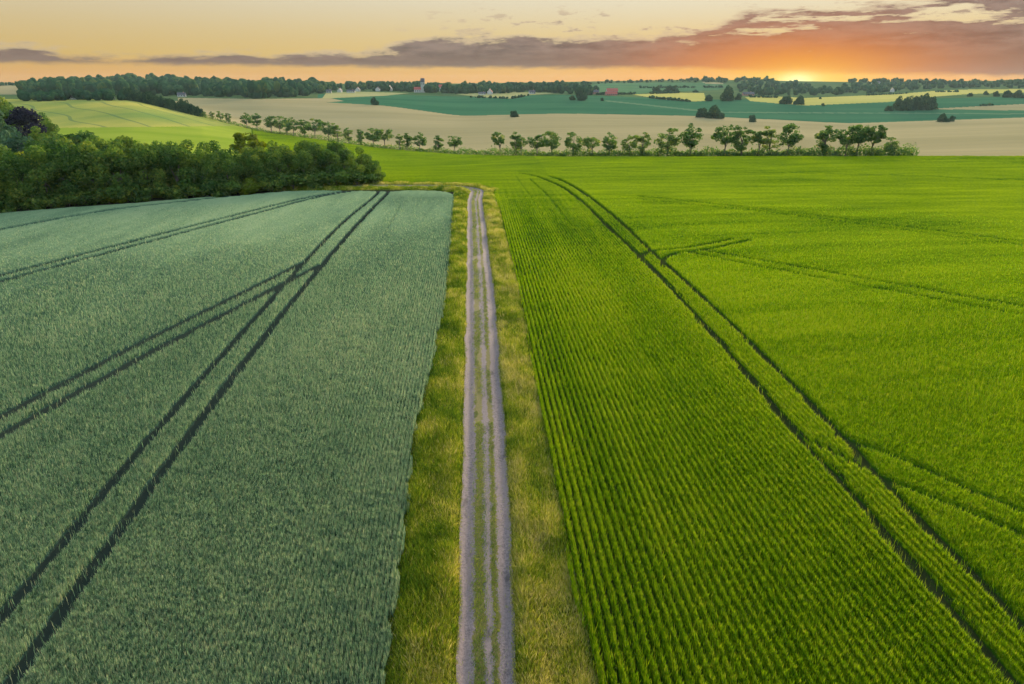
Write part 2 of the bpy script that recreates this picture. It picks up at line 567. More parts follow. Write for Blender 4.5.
def polar(name, th0, th1, dth, d0, dend, topf, maskf, tintf, standf, mat):
    ths = np.arange(th0, th1, dth)
    D = [d0]
    while D[-1] < dend:
        D.append(D[-1] + max(.085, D[-1] ** 2 / (H * F) * .62))
    D = np.array(D)
    T, Dm = np.meshgrid(ths, D, indexing='ij')
    X, Y = Dm * np.sin(T), Dm * np.cos(T)
    Z = zt(X, Y) + topf(X, Y)
    n, k = T.shape
    idx = np.arange(n * k).reshape(n, k)
    q = np.stack([idx[:-1, :-1], idx[1:, :-1], idx[1:, 1:], idx[:-1, 1:]], -1).reshape(-1, 4)
    msk = (maskf(X, Y) > .001).ravel()
    q = q[msk[q].any(1)]
    used = np.unique(q); remap = np.zeros(n * k, np.int32); remap[used] = np.arange(len(used))
    V = np.stack([X.ravel(), Y.ravel(), Z.ravel()], 1)[used]
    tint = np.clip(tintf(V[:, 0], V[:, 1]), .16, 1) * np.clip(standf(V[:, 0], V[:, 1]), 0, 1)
    me = np_mesh(name, V, remap[q][:, ::-1], mat, tint, 'POINT')
    return link(name, me)


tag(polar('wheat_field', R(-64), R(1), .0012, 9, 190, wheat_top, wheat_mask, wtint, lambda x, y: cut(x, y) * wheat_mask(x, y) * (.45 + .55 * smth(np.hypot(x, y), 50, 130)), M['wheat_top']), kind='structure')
tag(polar('barley_field', R(-21), R(64), .0012, 9, 640, barley_top, barley_mask, btint, barley_stand, M['barley_top']), kind='structure')


# ------------------------------------------------------------------ crop plants
def scatter(n, dmin, dmax, th0, th1, rho_max):
    """points over the land, their number falling off with the square of distance"""
    D = np.linspace(dmin, dmax, 4000)
    rho = np.minimum(rho_max, (F * F * H / D ** 3))
    c = np.cumsum(rho * D); c /= c[-1]
    d = np.interp(rng.random(n), c, D)
    th = th0 + (th1 - th0) * rng.random(n)
    return d * np.sin(th), d * np.cos(th), d


def blades(name, x, y, z0, h, lean, width, tint, mat, head=None):
    n = len(x)
    a = rng.random(n) * 2 * math.pi; b = rng.random(n) * 2 * math.pi
    ux, uy = np.cos(a) * width / 2, np.sin(a) * width / 2
    lx, ly = np.cos(b) * lean, np.sin(b) * lean
    V = np.empty((n, 4, 3), np.float32)
    V[:, 0] = np.stack([x - ux * .6, y - uy * .6, z0], 1)
    V[:, 1] = np.stack([x + ux * .6, y + uy * .6, z0], 1)
    V[:, 2] = np.stack([x + ux + lx * .55, y + uy + ly * .55, z0 + h * .62], 1)
    V[:, 3] = np.stack([x + lx, y + ly, z0 + h], 1)
    q = np.arange(n * 4, dtype=np.int32).reshape(n, 4)
    return link(name, np_mesh(name, V.reshape(-1, 3), q, mat, np.clip(tint, 0, 1)))


def crop(name, n, th0, th1, dmax, maskf, topf, tintf, base_h, mat, rows, ears, kind_label, tuft=.12, tvar=.40, loose=.20, lk=1.0, sg=.11):
    x, y, d = scatter(n, 13, dmax, th0, th1, 320)
    g = tuft * np.maximum(1, d / 45) ** .8            # plants stand in tufts
    g = np.exp(np.round(np.log(g / tuft) / .25) * .25) * tuft
    ci, cj = np.floor(x / g), np.floor(y / g)
    hsh = lambda k: np.modf(np.abs(np.sin(ci * (12.9898 + k) + cj * (78.233 - k)) * 43758.5453))[0]
    x = (ci + .15 + .7 * hsh(0)) * g + rng.normal(0, loose, n) * g
    y = (cj + .15 + .7 * hsh(3.1)) * g + rng.normal(0, loose, n) * g
    ttone = (hsh(7.7) - .5) * tvar; thgt = .8 + .4 * hsh(5.3)
    if rows is not None:
        sp, share = rows
        u = (x - ROWX * y) / sp
        snap = (rng.random(n) < share(x, y))
        u = np.where(snap, np.round(u) + rng.normal(0, sg, n), u)
        x = u * sp + ROWX * y
    px, py = proj(x, y, 0 * x)
    keep = (maskf(x, y) > .12) & (cut(x, y) > .35 + .6 * rng.random(n) ** 2 - .5 * (rng.random(n) < .015)) & (px > -330) & (px < 1354) & (py < 860)
    x, y, d, ttone, thgt = x[keep], y[keep], d[keep], ttone[keep], thgt[keep]; n = len(x)
    s = np.maximum(1, d / 34) ** .85
    top = topf(x, y)
    ear = rng.random(n) < ears
    z0 = zt(x, y) + np.maximum(top - .12, 0)
    full = base_h * (.75 + .4 * rng.random(n)) * thgt
    h = np.maximum(full - top + .12, .10) * (1 + .12 * (s - 1))
    lean = lk * np.where(ear, .05, .06 + .13 * rng.random(n)) * s ** .5
    w = np.where(ear, .020, .013 + .017 * rng.random(n)) * s * 1.15
    t = tintf(x, y) + ttone + rng.normal(0, .22, n) + np.where(ear, .38, 0)
    o = blades(name, x, y, z0, h, lean, w, t, mat)
    return tag(o, kind_label[0], kind_label[1], kind='stuff')


crop('wheat_plants', 1600000, R(-57), R(-1), 135, wheat_mask, wheat_top, wtint, .36, M['wheat'],
     (ROWS_W, lambda x, y: .6 + .37 * smth(x, -34, -10)), .30, ('blue-green wheat plants standing left of the gravel track', 'wheat'), lk=.62, sg=.16)
crop('barley_plants', 1650000, R(-4), R(57), 135, barley_mask, barley_top, btint, .47, M['barley'],
     (ROWS_B, lambda x, y: np.where(right_of_pair(x, y), .15, .93)), .10, ('bright green young crop in rows right of the gravel track', 'crop'), .12, .34, .42, .75, .085)

# ------------------------------------------------------------------ gravel track and verges
def ribbon(name, ys, xl, xr, nx, lift, mat, bumpy=0.0):
    V, q = [], []
    for i, y in enumerate(ys):
        t = np.linspace(0, 1, nx); x = xl[i] + (xr[i] - xl[i]) * t
        V.append(np.stack([x, np.full(nx, y), zt(x, np.full(nx, y)) + lift(x, y, t)], 1))
    V = np.concatenate(V)
    idx = np.arange(len(ys) * nx).reshape(len(ys), nx)
    q = np.stack([idx[:-1, :-1], idx[:-1, 1:], idx[1:, 1:], idx[1:, :-1]], -1).reshape(-1, 4)
    tt = np.tile(np.linspace(0, 1, nx), len(ys))
    return link(name, np_mesh(name, V, q, mat, tt, 'POINT', True))


def track_mat():
    m, t, out = material('gravel_track')
    pos = t.new('ShaderNodeNewGeometry').outputs['Position']
    u = t.new('ShaderNodeAttribute', attribute_name='tint').outputs['Fac']
    wob = t.m('MULTIPLY', t.m('SUBTRACT', t.noise(pos, .9, 4, .7), .5), .22)
    wob2 = t.m('MULTIPLY', t.m('SUBTRACT', t.noise(pos, 5.0, 3, .7), .5), .20)
    v = t.m('ADD', u, t.m('ADD', wob, wob2))
    bare = t.ramp(v, [(0, 0.15), (.035, 1.), (.24, 1.), (.31, .25), (.44, .25), (.49, .85), (.58, .85), (.63, .22), (.70, .3), (.76, 1.), (.965, 1.), (1., .15)])
    patch = t.noise(pos, .35, 3, .6)
    bare = t.m('ADD', bare, t.m('MULTIPLY', t.m('SUBTRACT', patch, .5), .5), clamp=True)
    grain = t.noise(pos, 9, 4, .85)
    grav = t.mix(t.sstep(grain, .3, .7), (.075, .060, .074), (.25, .195, .20))
    grav = t.mix(t.sstep(t.noise(t.map(pos, (1.5, .12, 1)), 1.0, 4), .35, .7), grav, (.20, .15, .15))
    grav = t.mix(t.sstep(t.noise(t.map(pos, (1.2, .5, 1)), 1.3, 5, .65), .56, .72), grav, (.085, .068, .072))
    turf = t.mix(t.noise(pos, 6, 3, .7), (.07, .075, .02), (.19, .145, .05))
    k = t.sstep(t.m('ADD', bare, t.m('MULTIPLY', t.m('SUBTRACT', grain, .5), .5)), .35, .65)
    c = t.mix(k, turf, grav)
    p = t.new('ShaderNodeBsdfPrincipled'); t.put(p.inputs['Base Color'], c); p.inputs['Roughness'].default_value = .9
    p.inputs['Specular IOR Level'].default_value = .2
    b = t.new('ShaderNodeBump'); b.inputs['Strength'].default_value = 1.0; b.inputs['Distance'].default_value = .05
    t.put(b.inputs['Height'], grain); t.l.new(b.outputs[0], p.inputs['Normal'])
    t.l.new(p.outputs[0], out.inputs[0])
    return m


YS = np.concatenate([np.arange(6, 60, .25), np.arange(60, BEND_Y - 8, .6)])


def track_profile(x, y, t):
    rut = np.exp(-((t - .14) / .09) ** 2) + np.exp(-((t - .87) / .09) ** 2)
    return .125 - .085 * rut + .025 * (fbm(x * 1.5, np.full_like(x, y * 1.5)) - .5)


wig = lambda s: .22 * (fbm(np.full_like(YS, s), YS * .35) - .5)
xl_, xr_ = edge('track_l', YS) + wig(1), edge('track_r', YS) + wig(5)
M['track'] = track_mat()
# straight part, then a bend to the left along the back of the wheat
cx_, hw_ = (xl_ + xr_) / 2, (xr_ - xl_) / 2
path = [(cx_[i], YS[i], hw_[i]) for i in range(len(YS))]
x0, y0, w0 = path[-1]
r_ = 9.0
for a in np.linspace(0, 1, 24)[1:]:
    an = a * R(88)
    path.append((x0 - r_ + r_ * math.cos(an) - .055 * r_ * a, y0 + r_ * math.sin(an), w0))
xe, ye, _ = path[-1]
for s_ in np.arange(.6, 46, .6):
    path.append((xe - s_, ye - .02 * s_ + 0.6 * math.sin(s_ * .1), w0))
P2 = np.array(path)
dv = np.gradient(P2[:, :2], axis=0); dv /= np.linalg.norm(dv, axis=1)[:, None]
nr = np.stack([dv[:, 1], -dv[:, 0]], 1)


def strip(name, off0, off1, nx, lift, mat):
    V = []
    for i in range(len(P2)):
        t = np.linspace(0, 1, nx); o = off0[i] + (off1[i] - off0[i]) * t
        x = P2[i, 0] + nr[i, 0] * o; y = P2[i, 1] + nr[i, 1] * o
        V.append(np.stack([x, y, zt(x, y) + lift(x, P2[i, 1], t)], 1))
    V = np.concatenate(V); idx = np.arange(len(P2) * nx).reshape(len(P2), nx)
    q = np.stack([idx[:-1, :-1], idx[:-1, 1:], idx[1:, 1:], idx[1:, :-1]], -1).reshape(-1, 4)
    return link(name, np_mesh(name, V, q, mat, np.tile(np.linspace(0, 1, nx), len(P2)), 'POINT', True))


tag(strip('track', -P2[:, 2], P2[:, 2], 33, track_profile, M['track']), kind='structure')
m_, t_, o_ = material('verge_turf')
pos_ = t_.new('ShaderNodeNewGeometry').outputs['Position']
c_ = t_.mix(t_.noise(pos_, 2.5, 4, .7), (.035, .055, .012), (.12, .13, .02))
d_ = t_.new('ShaderNodeBsdfDiffuse'); t_.put(d_.inputs[0], c_); t_.l.new(d_.outputs[0], o_.inputs[0])
M['turf'] = m_
vl_off = np.where(np.arange(len(P2)) < len(YS), edge('verge_l', P2[:, 1]) - P2[:, 0] - .5, -P2[:, 2] - 5.2)
vr_off = np.where(np.arange(len(P2)) < len(YS), edge('verge_r', P2[:, 1]) - P2[:, 0] + .4, P2[:, 2] + 3.6)
vlift = lambda x, y, t: .03 + .06 * np.sin(np.pi * t) + .05 * (fbm(x * 1.1, np.full_like(x, y * 1.1)) - .5)
tag(strip('left_verge', vl_off, -P2[:, 2] + .04, 9, vlift, M['turf']), kind='structure')
tag(strip('right_verge', P2[:, 2] - .04, vr_off, 9, vlift, M['turf']), kind='structure')


def verge_grass(name, n, off0, off1, label, dens_max=900, hmul=1.0, hue=0.0, short=False):
    seg = np.linalg.norm(np.diff(P2[:, :2], axis=0), axis=1)
    D = np.hypot(P2[:-1, 0], P2[:-1, 1])
    w = seg * np.minimum(1, (24 / D) ** 1.6) * np.abs(off1[:-1] - off0[:-1]); w /= w.sum()
    i = rng.choice(len(w), n, p=w); f = rng.random(n)
    p = P2[i, :2] * (1 - f)[:, None] + P2[i + 1, :2] * f[:, None]
    t = rng.random(n)
    o = off0[i] + (off1[i] - off0[i]) * t
    x, y = p[:, 0] + nr[i, 0] * o, p[:, 1] + nr[i, 1] * o
    d = np.hypot(x, y)
    if short:
        keep = rng.random(n) < np.clip(2.2 * np.maximum(np.exp(-((t - .40) / .10) ** 2), np.exp(-((t - .655) / .05) ** 2)), .02, 1) * (fbm(x * .8, y * .25) > .36)
    else:
        keep = rng.random(n) < .35 + 1.1 * fbm(x * .9, y * .7)
    x, y, d, t = x[keep], y[keep], d[keep], t[keep]; n = len(x)
    s = np.maximum(1, d / 30) ** .8
    clump = fbm(x * .55 + 20, y * .33)
    straw = fbm(x * .8 + 60, y * .45 + 11)
    if short:
        h = .04 + .09 * rng.random(n); tint = .22 + .8 * (straw - .2) + rng.normal(0, .15, n)
        lean = .05 * np.ones(n)
    else:
        h = hmul * (.30 + .70 * np.clip(clump - .32, 0, 1)) * (.6 + .6 * rng.random(n)) * smth(np.minimum(t, 1 - t), -.08, .22)
        tint = .60 + hue + .95 * (straw - .48) + rng.normal(0, .21, n)
        lean = (.05 + .22 * rng.random(n)) * h / .5
    o = blades(name, x, y, zt(x, y) + (.09 if short else .03), h * (1 + .1 * (s - 1)), lean * s ** .5, (.010 + .016 * rng.random(n)) * s * 1.2, tint, M['verge'])
    return tag(o, label, 'grass', kind='stuff')


verge_grass('verge_grass', 190000, vl_off, -P2[:, 2] + .14, 'tall wild grass between the wheat and the gravel track', hue=-.05)
verge_grass('verge_grass', 210000, P2[:, 2] - .14, vr_off, 'straw-yellow and green grass between the track and the row crop', hue=.13)
verge_grass('track_grass', 110000, -P2[:, 2], P2[:, 2], 'short grass strips growing between the wheel ruts of the track', short=True)

# ------------------------------------------------------------------ the land
TG = np.arange(R(-52), R(52), 1 / 1150)
DG = np.concatenate([np.geomspace(.5, 12, 8)[:-1], np.geomspace(12, 150, 40)[:-1], np.geomspace(150, 1500, 330)[:-1], np.geomspace(1500, 3500, 60)])
T_, D_ = np.meshgrid(TG, DG, indexing='ij')
GX, GY = D_ * np.sin(T_), D_ * np.cos(T_)
GZ = zt(GX, GY)
n_, k_ = T_.shape
idx = np.arange(n_ * k_).reshape(n_, k_)
CELL = np.stack([idx[:-1, :-1], idx[:-1, 1:], idx[1:, 1:], idx[1:, :-1]], -1).reshape(-1, 4)
VG = np.stack([GX.ravel(), GY.ravel(), GZ.ravel()], 1)
cc = VG[CELL].mean(1)
cpx, cpy = proj(cc[:, 0], cc[:, 1], cc[:, 2])
cD = np.hypot(cc[:, 0], cc[:, 1]); cL = lev(cc[:, 0], cc[:, 1])


def inpoly(P):
    P = np.array(P, float); ins = np.zeros(len(cpx), bool); j = len(P) - 1
    for i in range(len(P)):
        (xi, yi), (xj, yj) = P[i], P[j]
        if yi != yj:
            ins ^= ((yi > cpy) != (yj > cpy)) & (cpx < (xj - xi) * (cpy - yi) / (yj - yi) + xi)
        j = i
    return ins


owner = np.zeros(len(CELL), int)   # 0 = pasture
NAMES = ['ground', 'soil', 'beige_field', 'teal_field', 'yellow_field', 'yellow_field', 'meadow', 'stubble_field', 'hillside_field',
         'bright_field', 'pale_field', 'far_beige_field', 'field_path', 'ripe_field', 'pale_field']
MATS = ['pasture', 'soil', 'beige', 'teal', 'yellow', 'yellow', 'far_green', 'tan', 'hill', 'strip', 'beige', 'beige', 'paleline', 'tan', 'beige']
far = cD > 600
owner[(cL > 5) & (cL < 6.05) & (cpx > 318)] = 3
owner[(cpx > 178) & (cL > 3.05) & (cL < 5)] = 2
owner[(cpx <= 178) & (cpx > 150) & (cL > 3.05) & (cL < 5) & (cpy > 101)] = 2
owner[(cL < 3.05) & (cL > 1)] = 9
owner[(cL < 3.0) & (cL > 1.9) & (cpx < 250)] = 8
owner[(cL > 1.9) & (cL < 3) & (cpx < 300) & (cpy > 127.5 - (cpx - 82) * .01)] = 9
owner[far & inpoly([(260, 99), (330, 98), (344, 101), (320, 103)])] = 2
owner[far & inpoly([(326, 93), (356, 91.5), (388, 92.5), (410, 93), (386, 95.6), (356, 97), (322, 98.6)])] = 7
owner[far & inpoly([(455, 94), (512, 92), (560, 93), (530, 95), (512, 98.5), (480, 97)])] = 13
owner[far & inpoly([(644, 94), (667, 92.5), (704, 93), (706, 101), (692, 101.5), (662, 99), (632, 94.5)])] = 4
owner[far & inpoly([(745, 97), (770, 96), (805, 98), (898, 94), (933, 91), (968, 89.5), (1110, 88), (1110, 90), (968, 94), (930, 97), (888, 102), (805, 105.5), (773, 103), (750, 101)])] = 5
owner[far & inpoly([(560, 92), (600, 83), (720, 82.5), (730, 86), (718, 90), (660, 92), (630, 94.5)])] = 6
owner[far & inpoly([(925, 109), (1024, 104), (1110, 100), (1110, 108), (1024, 110.5)])] = 10
owner[far & inpoly([(-60, 88), (-60, 94.5), (24, 94.5), (24, 86.5), (10, 85.5)])] = 11
owner[far & inpoly([(605, 100.2), (650, 104.6), (692, 109.3), (727, 111.8), (1024, 113.5), (1024, 114.3), (727, 112.8), (690, 110.5), (648, 105.8), (605, 101.2)])] = 12
owner[far & inpoly([(700, 81.6), (722, 82.2), (724, 84.4), (706, 83.6)])] = 14
owner[cL <= 1.02] = 1
owner[(barley_mask(cc[:, 0], cc[:, 1]) > 0) & (cL < 3.2)] = 1
for i, nm in enumerate(NAMES):
    q = CELL[owner == i]
    if not len(q): continue
    V = VG
    if i == 0:   # the rest of the circle behind and beside the camera
        a = np.linspace(R(52) - .0005, R(308), 120); A, B = np.meshgrid(a, DG[::6], indexing='ij')
        x, y = B * np.sin(A), B * np.cos(A)
        W = np.stack([x.ravel(), y.ravel(), zt(x.ravel(), y.ravel())], 1)
        j = np.arange(A.size).reshape(A.shape) + len(V)
        q = np.concatenate([q, np.stack([j[:-1, :-1], j[:-1, 1:], j[1:, 1:], j[1:, :-1]], -1).reshape(-1, 4)])
        V = np.concatenate([V, W])
    used, inv = np.unique(q, return_inverse=True)
    tag(link(nm, np_mesh(nm, V[used], inv.reshape(-1, 4)[:, ::-1], M[MATS[i]], smooth=True)), kind='structure')


# ------------------------------------------------------------------ trees
def sphere_pts(n):
    v = rng.normal(size=(n, 3)); return v / np.linalg.norm(v, axis=1)[:, None]


def crown_mesh(name, lobes, n, leaf, mat, base_t=.45, spread=.2, flatten=1.0):
    """leaf-sized faces through the outer volume of several uneven lobes"""
    lob = np.array(lobes, float)            # x y z r rz
    w = lob[:, 3] ** 2; w /= w.sum()
    i = rng.choice(len(lob), n, p=w)
    d = sphere_pts(n); r = np.clip(1 - np.abs(rng.normal(0, .22, n)), .3, 1.08)
    sc_ = np.stack([lob[i, 3], lob[i, 3], lob[i, 4]], 1)
    # lumpy surface
    r *= 1 + .22 * (fbm(d[:, 0] * 3 + i * 7.3, d[:, 1] * 3 + d[:, 2] * 4.1) - .45)
    p = lob[i, :3] + d * sc_ * r[:, None]
    nrm = d + rng.normal(0, .55, (n, 3)); nrm /= np.linalg.norm(nrm, axis=1)[:, None]
    u = np.cross(nrm, sphere_pts(n)); u /= np.linalg.norm(u, axis=1)[:, None] + 1e-6
    v = np.cross(nrm, u)
    s = leaf * (.6 + .8 * rng.random(n))[:, None]
    V = np.empty((n, 4, 3), np.float32)
    V[:, 0], V[:, 2] = p - u * s * .75, p + u * s * .75
    V[:, 1] = p - v * s * .42 + nrm * s * .15
    V[:, 3] = p + v * s * .42 + nrm * s * .15
    keep = V[:, :, 2].min(1) > .02
    lt = rng.normal(0, .16, len(lob))
    t = base_t + lt[i] + rng.normal(0, spread, n)
    return np_mesh(name, V[keep].reshape(-1, 3), np.arange(keep.sum() * 4, dtype=np.int32).reshape(-1, 4), mat, np.clip(t, 0, 1)[keep])


def trunk_mesh(name, h, r, ends):
    b = MB()
    lean = random.uniform(-.25, .25)
    b.tube([(0, 0, -.3), (lean * .3, 0, h * .35), (lean, lean * .5, h)], [r * 1.25, r, r * .55], 8)
    for e in ends:
        z = h * random.uniform(.55, .98); k = z / h
        b.tube([(lean * k, lean * .5 * k, z), ((lean * k + e[0]) / 2, (lean * .5 * k + e[1]) / 2, (z + e[2]) / 2 + .3), e], [r * .5, r * .33, r * .12], 6)
    return b.mesh(name, M['bark'])


def make_lobes(kind):
    L = []
    u = random.uniform
    if kind == 'wood':      # heavy crown almost to the ground
        for _ in range(15):
            a = u(0, 6.28); z = u(1.6, 9.6); k = math.sin(math.pi * min(1, (z + 1.0) / 12.5)); rr = 3.1 * k * u(.5, 1)
            r = u(1.3, 2.2); L.append((math.cos(a) * rr, math.sin(a) * rr, z, r, r * u(.75, 1.0)))
        L.append((0, 0, 10.3, 1.5, 1.4))
    elif kind in ('round', 'oval', 'spread', 'open'):
        w, hz, zc, n, r0, r1 = {'round': (2.5, 3.4, 5.3, 34, .5, 1.0), 'oval': (1.5, 3.9, 5.0, 30, .42, .85), 'spread': (3.2, 2.9, 5.6, 36, .45, .95), 'open': (2.3, 3.1, 6.1, 22, .42, .85)}[kind]
        sx, sy = u(-.5, .5), u(-.5, .5)
        for _ in range(n):
            a = u(0, 6.28); c = u(-1, 1); k = u(.35, 1) ** .5; q = math.sqrt(1 - c * c) * k
            z = zc + hz * c * k * (.85 if c < 0 else 1); r = u(r0, r1) * (1.15 - .3 * abs(c))
            L.append((math.cos(a) * q * w + sx * (z - 4) * .3, math.sin(a) * q * w + sy * (z - 4) * .3, z, r, r * u(.6, .9)))
    elif kind == 'shrub':
        for _ in range(9):
            a = u(0, 6.28); rr = u(.2, 1.8); z = u(.7, 2.4) - rr * .25; r = u(.7, 1.2); L.append((math.cos(a) * rr, math.sin(a) * rr, z, r, r * .9))
    elif kind == 'dome':    # isolated field bush
        for _ in range(14):
            a = u(0, 6.28); rr = u(.3, 3.4); z = u(1.0, 4.6) - rr * .45; r = u(1.2, 1.9); L.append((math.cos(a) * rr, math.sin(a) * rr, z, r, r * .9))
    return L


HT = {'wood': 11.6, 'round': 9.2, 'oval': 9.4, 'spread': 8.6, 'open': 9.6, 'shrub': 3.2, 'dome': 5.8}


def proto(kind, n, leaf, mat, bt=.45):
    L = make_lobes(kind)
    cm = crown_mesh(kind + '_crown', L, n, leaf, mat, bt)
    th = {'wood': 5, 'shrub': .9, 'dome': 1.6}.get(kind, 4.4)
    tm = trunk_mesh(kind + '_trunk', th, {'shrub': .08, 'wood': .26}.get(kind, .17), [(l[0] * .9, l[1] * .9, l[2]) for l in L[:7]])
    return kind, cm, tm


PR = {
    'wood': [proto('wood', 4800, .36, M['leaf'], b) for b in (.45, .52, .42, .55, .48, .46)],
    'round': [proto('round', 1700, .32, M['leafrow']) for _ in range(3)],
    'oval': [proto('oval', 1400, .30, M['leafrow']) for _ in range(3)],
    'spread': [proto('spread', 1900, .32, M['leafrow'], .4) for _ in range(3)],
    'open': [proto('open', 950, .42, M['leafrow'], .5) for _ in range(3)],
    'shrub': [proto('shrub', 1300, .30, M['leaf'], .5) for _ in range(3)],
    'dome': [proto('dome', 2600, .5, M['leaffar']) for _ in range(3)],
    'farround': [proto('round', 420, .8, M['leaffar']) for _ in range(3)],
    'blue': [proto('wood', 2200, .5, M['leafblue']) for _ in range(2)],
    'copper': [proto('wood', 2600, .5, M['copper'])],
    'lime': [proto('round', 1100, .5, M['lime'])],
    'limeshrub': [proto('shrub', 1300, .3, M['lime'])],
}
CNT = {}


def tree(name, label, cat, pr, x, y, h, group=None, wide=1.0, sink=.1):
    i = CNT.get(pr, 0); CNT[pr] = i + 1
    kind, cm, tm = PR[pr][i % len(PR[pr])]
    s = h / HT[kind]
    o = bpy.data.objects.new(name, None); COL.objects.link(o)
    o.location = (x, y, float(zt(x, y)) - sink); o.rotation_euler = (0, 0, random.uniform(0, 6.28))
    o.scale = (s * wide, s * wide, s)
    tag(o, label, cat, group)
    link('crown', cm, o); link('trunk', tm, o)
    return o


ORD = ['first', 'second', 'third', 'fourth', 'fifth', 'sixth', 'seventh', 'eighth', 'ninth', 'tenth', 'eleventh', 'twelfth', 'thirteenth', 'fourteenth',
       'fifteenth', 'sixteenth', 'seventeenth', 'eighteenth', 'nineteenth', 'twentieth'] + ['twenty-' + w for w in ('first', 'second', 'third', 'fourth', 'fifth', 'sixth', 'seventh', 'eighth', 'ninth')] + \
      ['thirtieth'] + ['thirty-' + w for w in ('first', 'second', 'third', 'fourth', 'fifth', 'sixth', 'seventh', 'eighth', 'ninth')] + ['fortieth'] + \
      ['forty-' + w for w in ('first', 'second', 'third', 'fourth', 'fifth', 'sixth', 'seventh', 'eighth', 'ninth')]

# --- the avenue of trees beyond the green field: (px, base row, top row, shape)
ROWT = [(889, 158, 137, 'round'), (870, 157.5, 125, 'open'), (856, 157, 124, 'spread'), (845, 157, 125, 'spread'), (824, 156, 124, 'oval'),
        (787, 155.5, 122, 'round'), (769, 155, 126, 'oval'), (758, 155, 130, 'open'), (741, 156, 124, 'oval'), (724, 156, 125, 'spread'), (690, 157, 123, 'round'),
        (667, 157, 128, 'round'), (642, 157, 131, 'oval'), (629, 157, 134, 'round'), (609, 157, 132, 'round'), (592, 157, 136, 'spread'), (573, 157.5, 132, 'round'),
        (552, 157, 130, 'round'), (537, 157, 134, 'spread'), (521, 156, 137, 'open'), (516, 156, 132, 'oval'), (500, 154, 132, 'open'), (455, 152.5, 136, 'spread'),
        (438.5, 151, 134, 'oval'), (420, 149, 132, 'round'), (407, 148, 132, 'oval'), (400, 147.5, 134, 'oval'), (385, 146, 128, 'spread'), (373.5, 145, 128, 'round'),
        (361, 142, 128, 'oval'), (349, 141, 127, 'oval'), (338, 139, 123, 'oval'), (328.5, 137.5, 121, 'round'), (315, 136, 119, 'spread'), (305, 135, 118, 'oval'),
        (293.5, 133, 117, 'round'), (287, 132, 117, 'oval'), (280, 131, 116, 'round'), (271, 129.5, 115, 'round'), (257, 127, 113, 'oval'), (247, 125.5, 112.5, 'round'),
        (229, 123, 112, 'oval'), (221, 122, 111, 'round'), (213, 121, 111, 'oval'), (206, 120, 111, 'oval')]
LOOK = {'round': ['round-crowned green tree', 'full round leafy tree', 'broad round tree'], 'oval': ['narrow upright green tree', 'slim oval-crowned tree', 'tall narrow leafy tree'],
        'spread': ['wide spreading green tree', 'flat-topped spreading tree', 'broad layered tree'], 'open': ['sparse open-crowned tree', 'thin ragged tree with gaps', 'loose airy tree']}
for i, (px, by, ty, shp) in enumerate(ROWT):
    th, _ = ang(px, by)
    D = float(np.interp(th, TH, C3D)) + random.uniform(0, 2.0)
    x, y = D * math.sin(th), D * math.cos(th); z = float(zt(x, y))
    _, tt = ang(px, ty)
    h = max(5.0, (H + D * tt - z) * 1.06)
    lab = f"{LOOK[shp][i % 3]}, {ORD[i]} from the right end of the field row"
    if i == 0: lab = 'bushy low tree ending the field row at its right end'
    if px == 690: lab = 'tallest round-crowned tree in the field row, right of the picture centre'
    tree('row_tree', lab, 'tree', shp, x, y, h, 'trees in a row beyond the green field', {'spread': 1.12, 'oval': 1.45, 'open': 1.25}.get(shp, 1.22) * random.uniform(.92, 1.12))

# undergrowth along the row: nobody could count it
U = []
for px in np.arange(196, 915, .9):
    th, _ = ang(px, 150); D = float(np.interp(th, TH, C3D)) + random.uniform(-.4, 2.4)
    x, y = D * math.sin(th), D * math.cos(th)
    hh = (1.1 + 4.2 * float(fbm(np.array([px * .11]), np.array([2.2]))[0]) ** 1.5) * (1.5 if px > 835 else 1.0) * random.uniform(.6, 1.25)
    U.append((x, y, float(zt(x, y)) + hh * .45, hh * .62, hh * .55))
lob = np.array(U)
i_ = rng.choice(len(lob), 26000)
d_ = sphere_pts(26000); p_ = lob[i_, :3] + d_ * np.stack([lob[i_, 3], lob[i_, 3], lob[i_, 4]], 1) * (1 - .4 * rng.random(26000))[:, None]
nn = d_ + rng.normal(0, .6, d_.shape); nn /= np.linalg.norm(nn, axis=1)[:, None]
uu = np.cross(nn, sphere_pts(26000)); uu /= np.linalg.norm(uu, axis=1)[:, None]; vv = np.cross(nn, uu)
ss = (.22 + .22 * rng.random(26000))[:, None]
VV = np.stack([p_ - uu * ss, p_ - vv * ss * .6, p_ + uu * ss, p_ + vv * ss * .6], 1).reshape(-1, 3)
tag(link('undergrowth', np_mesh('undergrowth', VV, np.arange(len(VV), dtype=np.int32).reshape(-1, 4), M['leafrow'], np.clip(rng.normal(.42, .25, 26000), 0, 1))),
    'low scrub and weeds under the row of trees', 'undergrowth', kind='stuff')

# --- the wood at the back of the wheat: rows of individual trees
TOPS = [(-120, 150), (-40, 150), (0, 147), (30, 141), (60, 137), (110, 134.5), (150, 137), (200, 138.5), (228, 141), (250, 146), (270, 141), (290, 141), (313, 137), (343, 142), (366, 145), (383, 152)]
tp = np.array(TOPS, float)
wood = []
for rank, (dd, step, wide) in enumerate(((3.2, 26, 1.02), (8.5, 27, 1.15), (14.5, 29, 1.2))):
    px = 378.0 - rank * 8
    while px > -95:
        th, _ = ang(px, 200 - px * .04)
        D = float(np.interp(th, TH, C1D)) + dd + random.uniform(-.8, .8)
        x, y = D * math.sin(th), D * math.cos(th); z = float(zt(x, y))
        _, tt = ang(px, float(np.interp(px, tp[:, 0], tp[:, 1])) + random.uniform(-2, 3.5) + (2 - rank) * 4)
        h = max(5.0, H + D * tt - z)
        
        wood.append((rank, px, x, y, h, wide))
        px -= step * random.uniform(.85, 1.15)
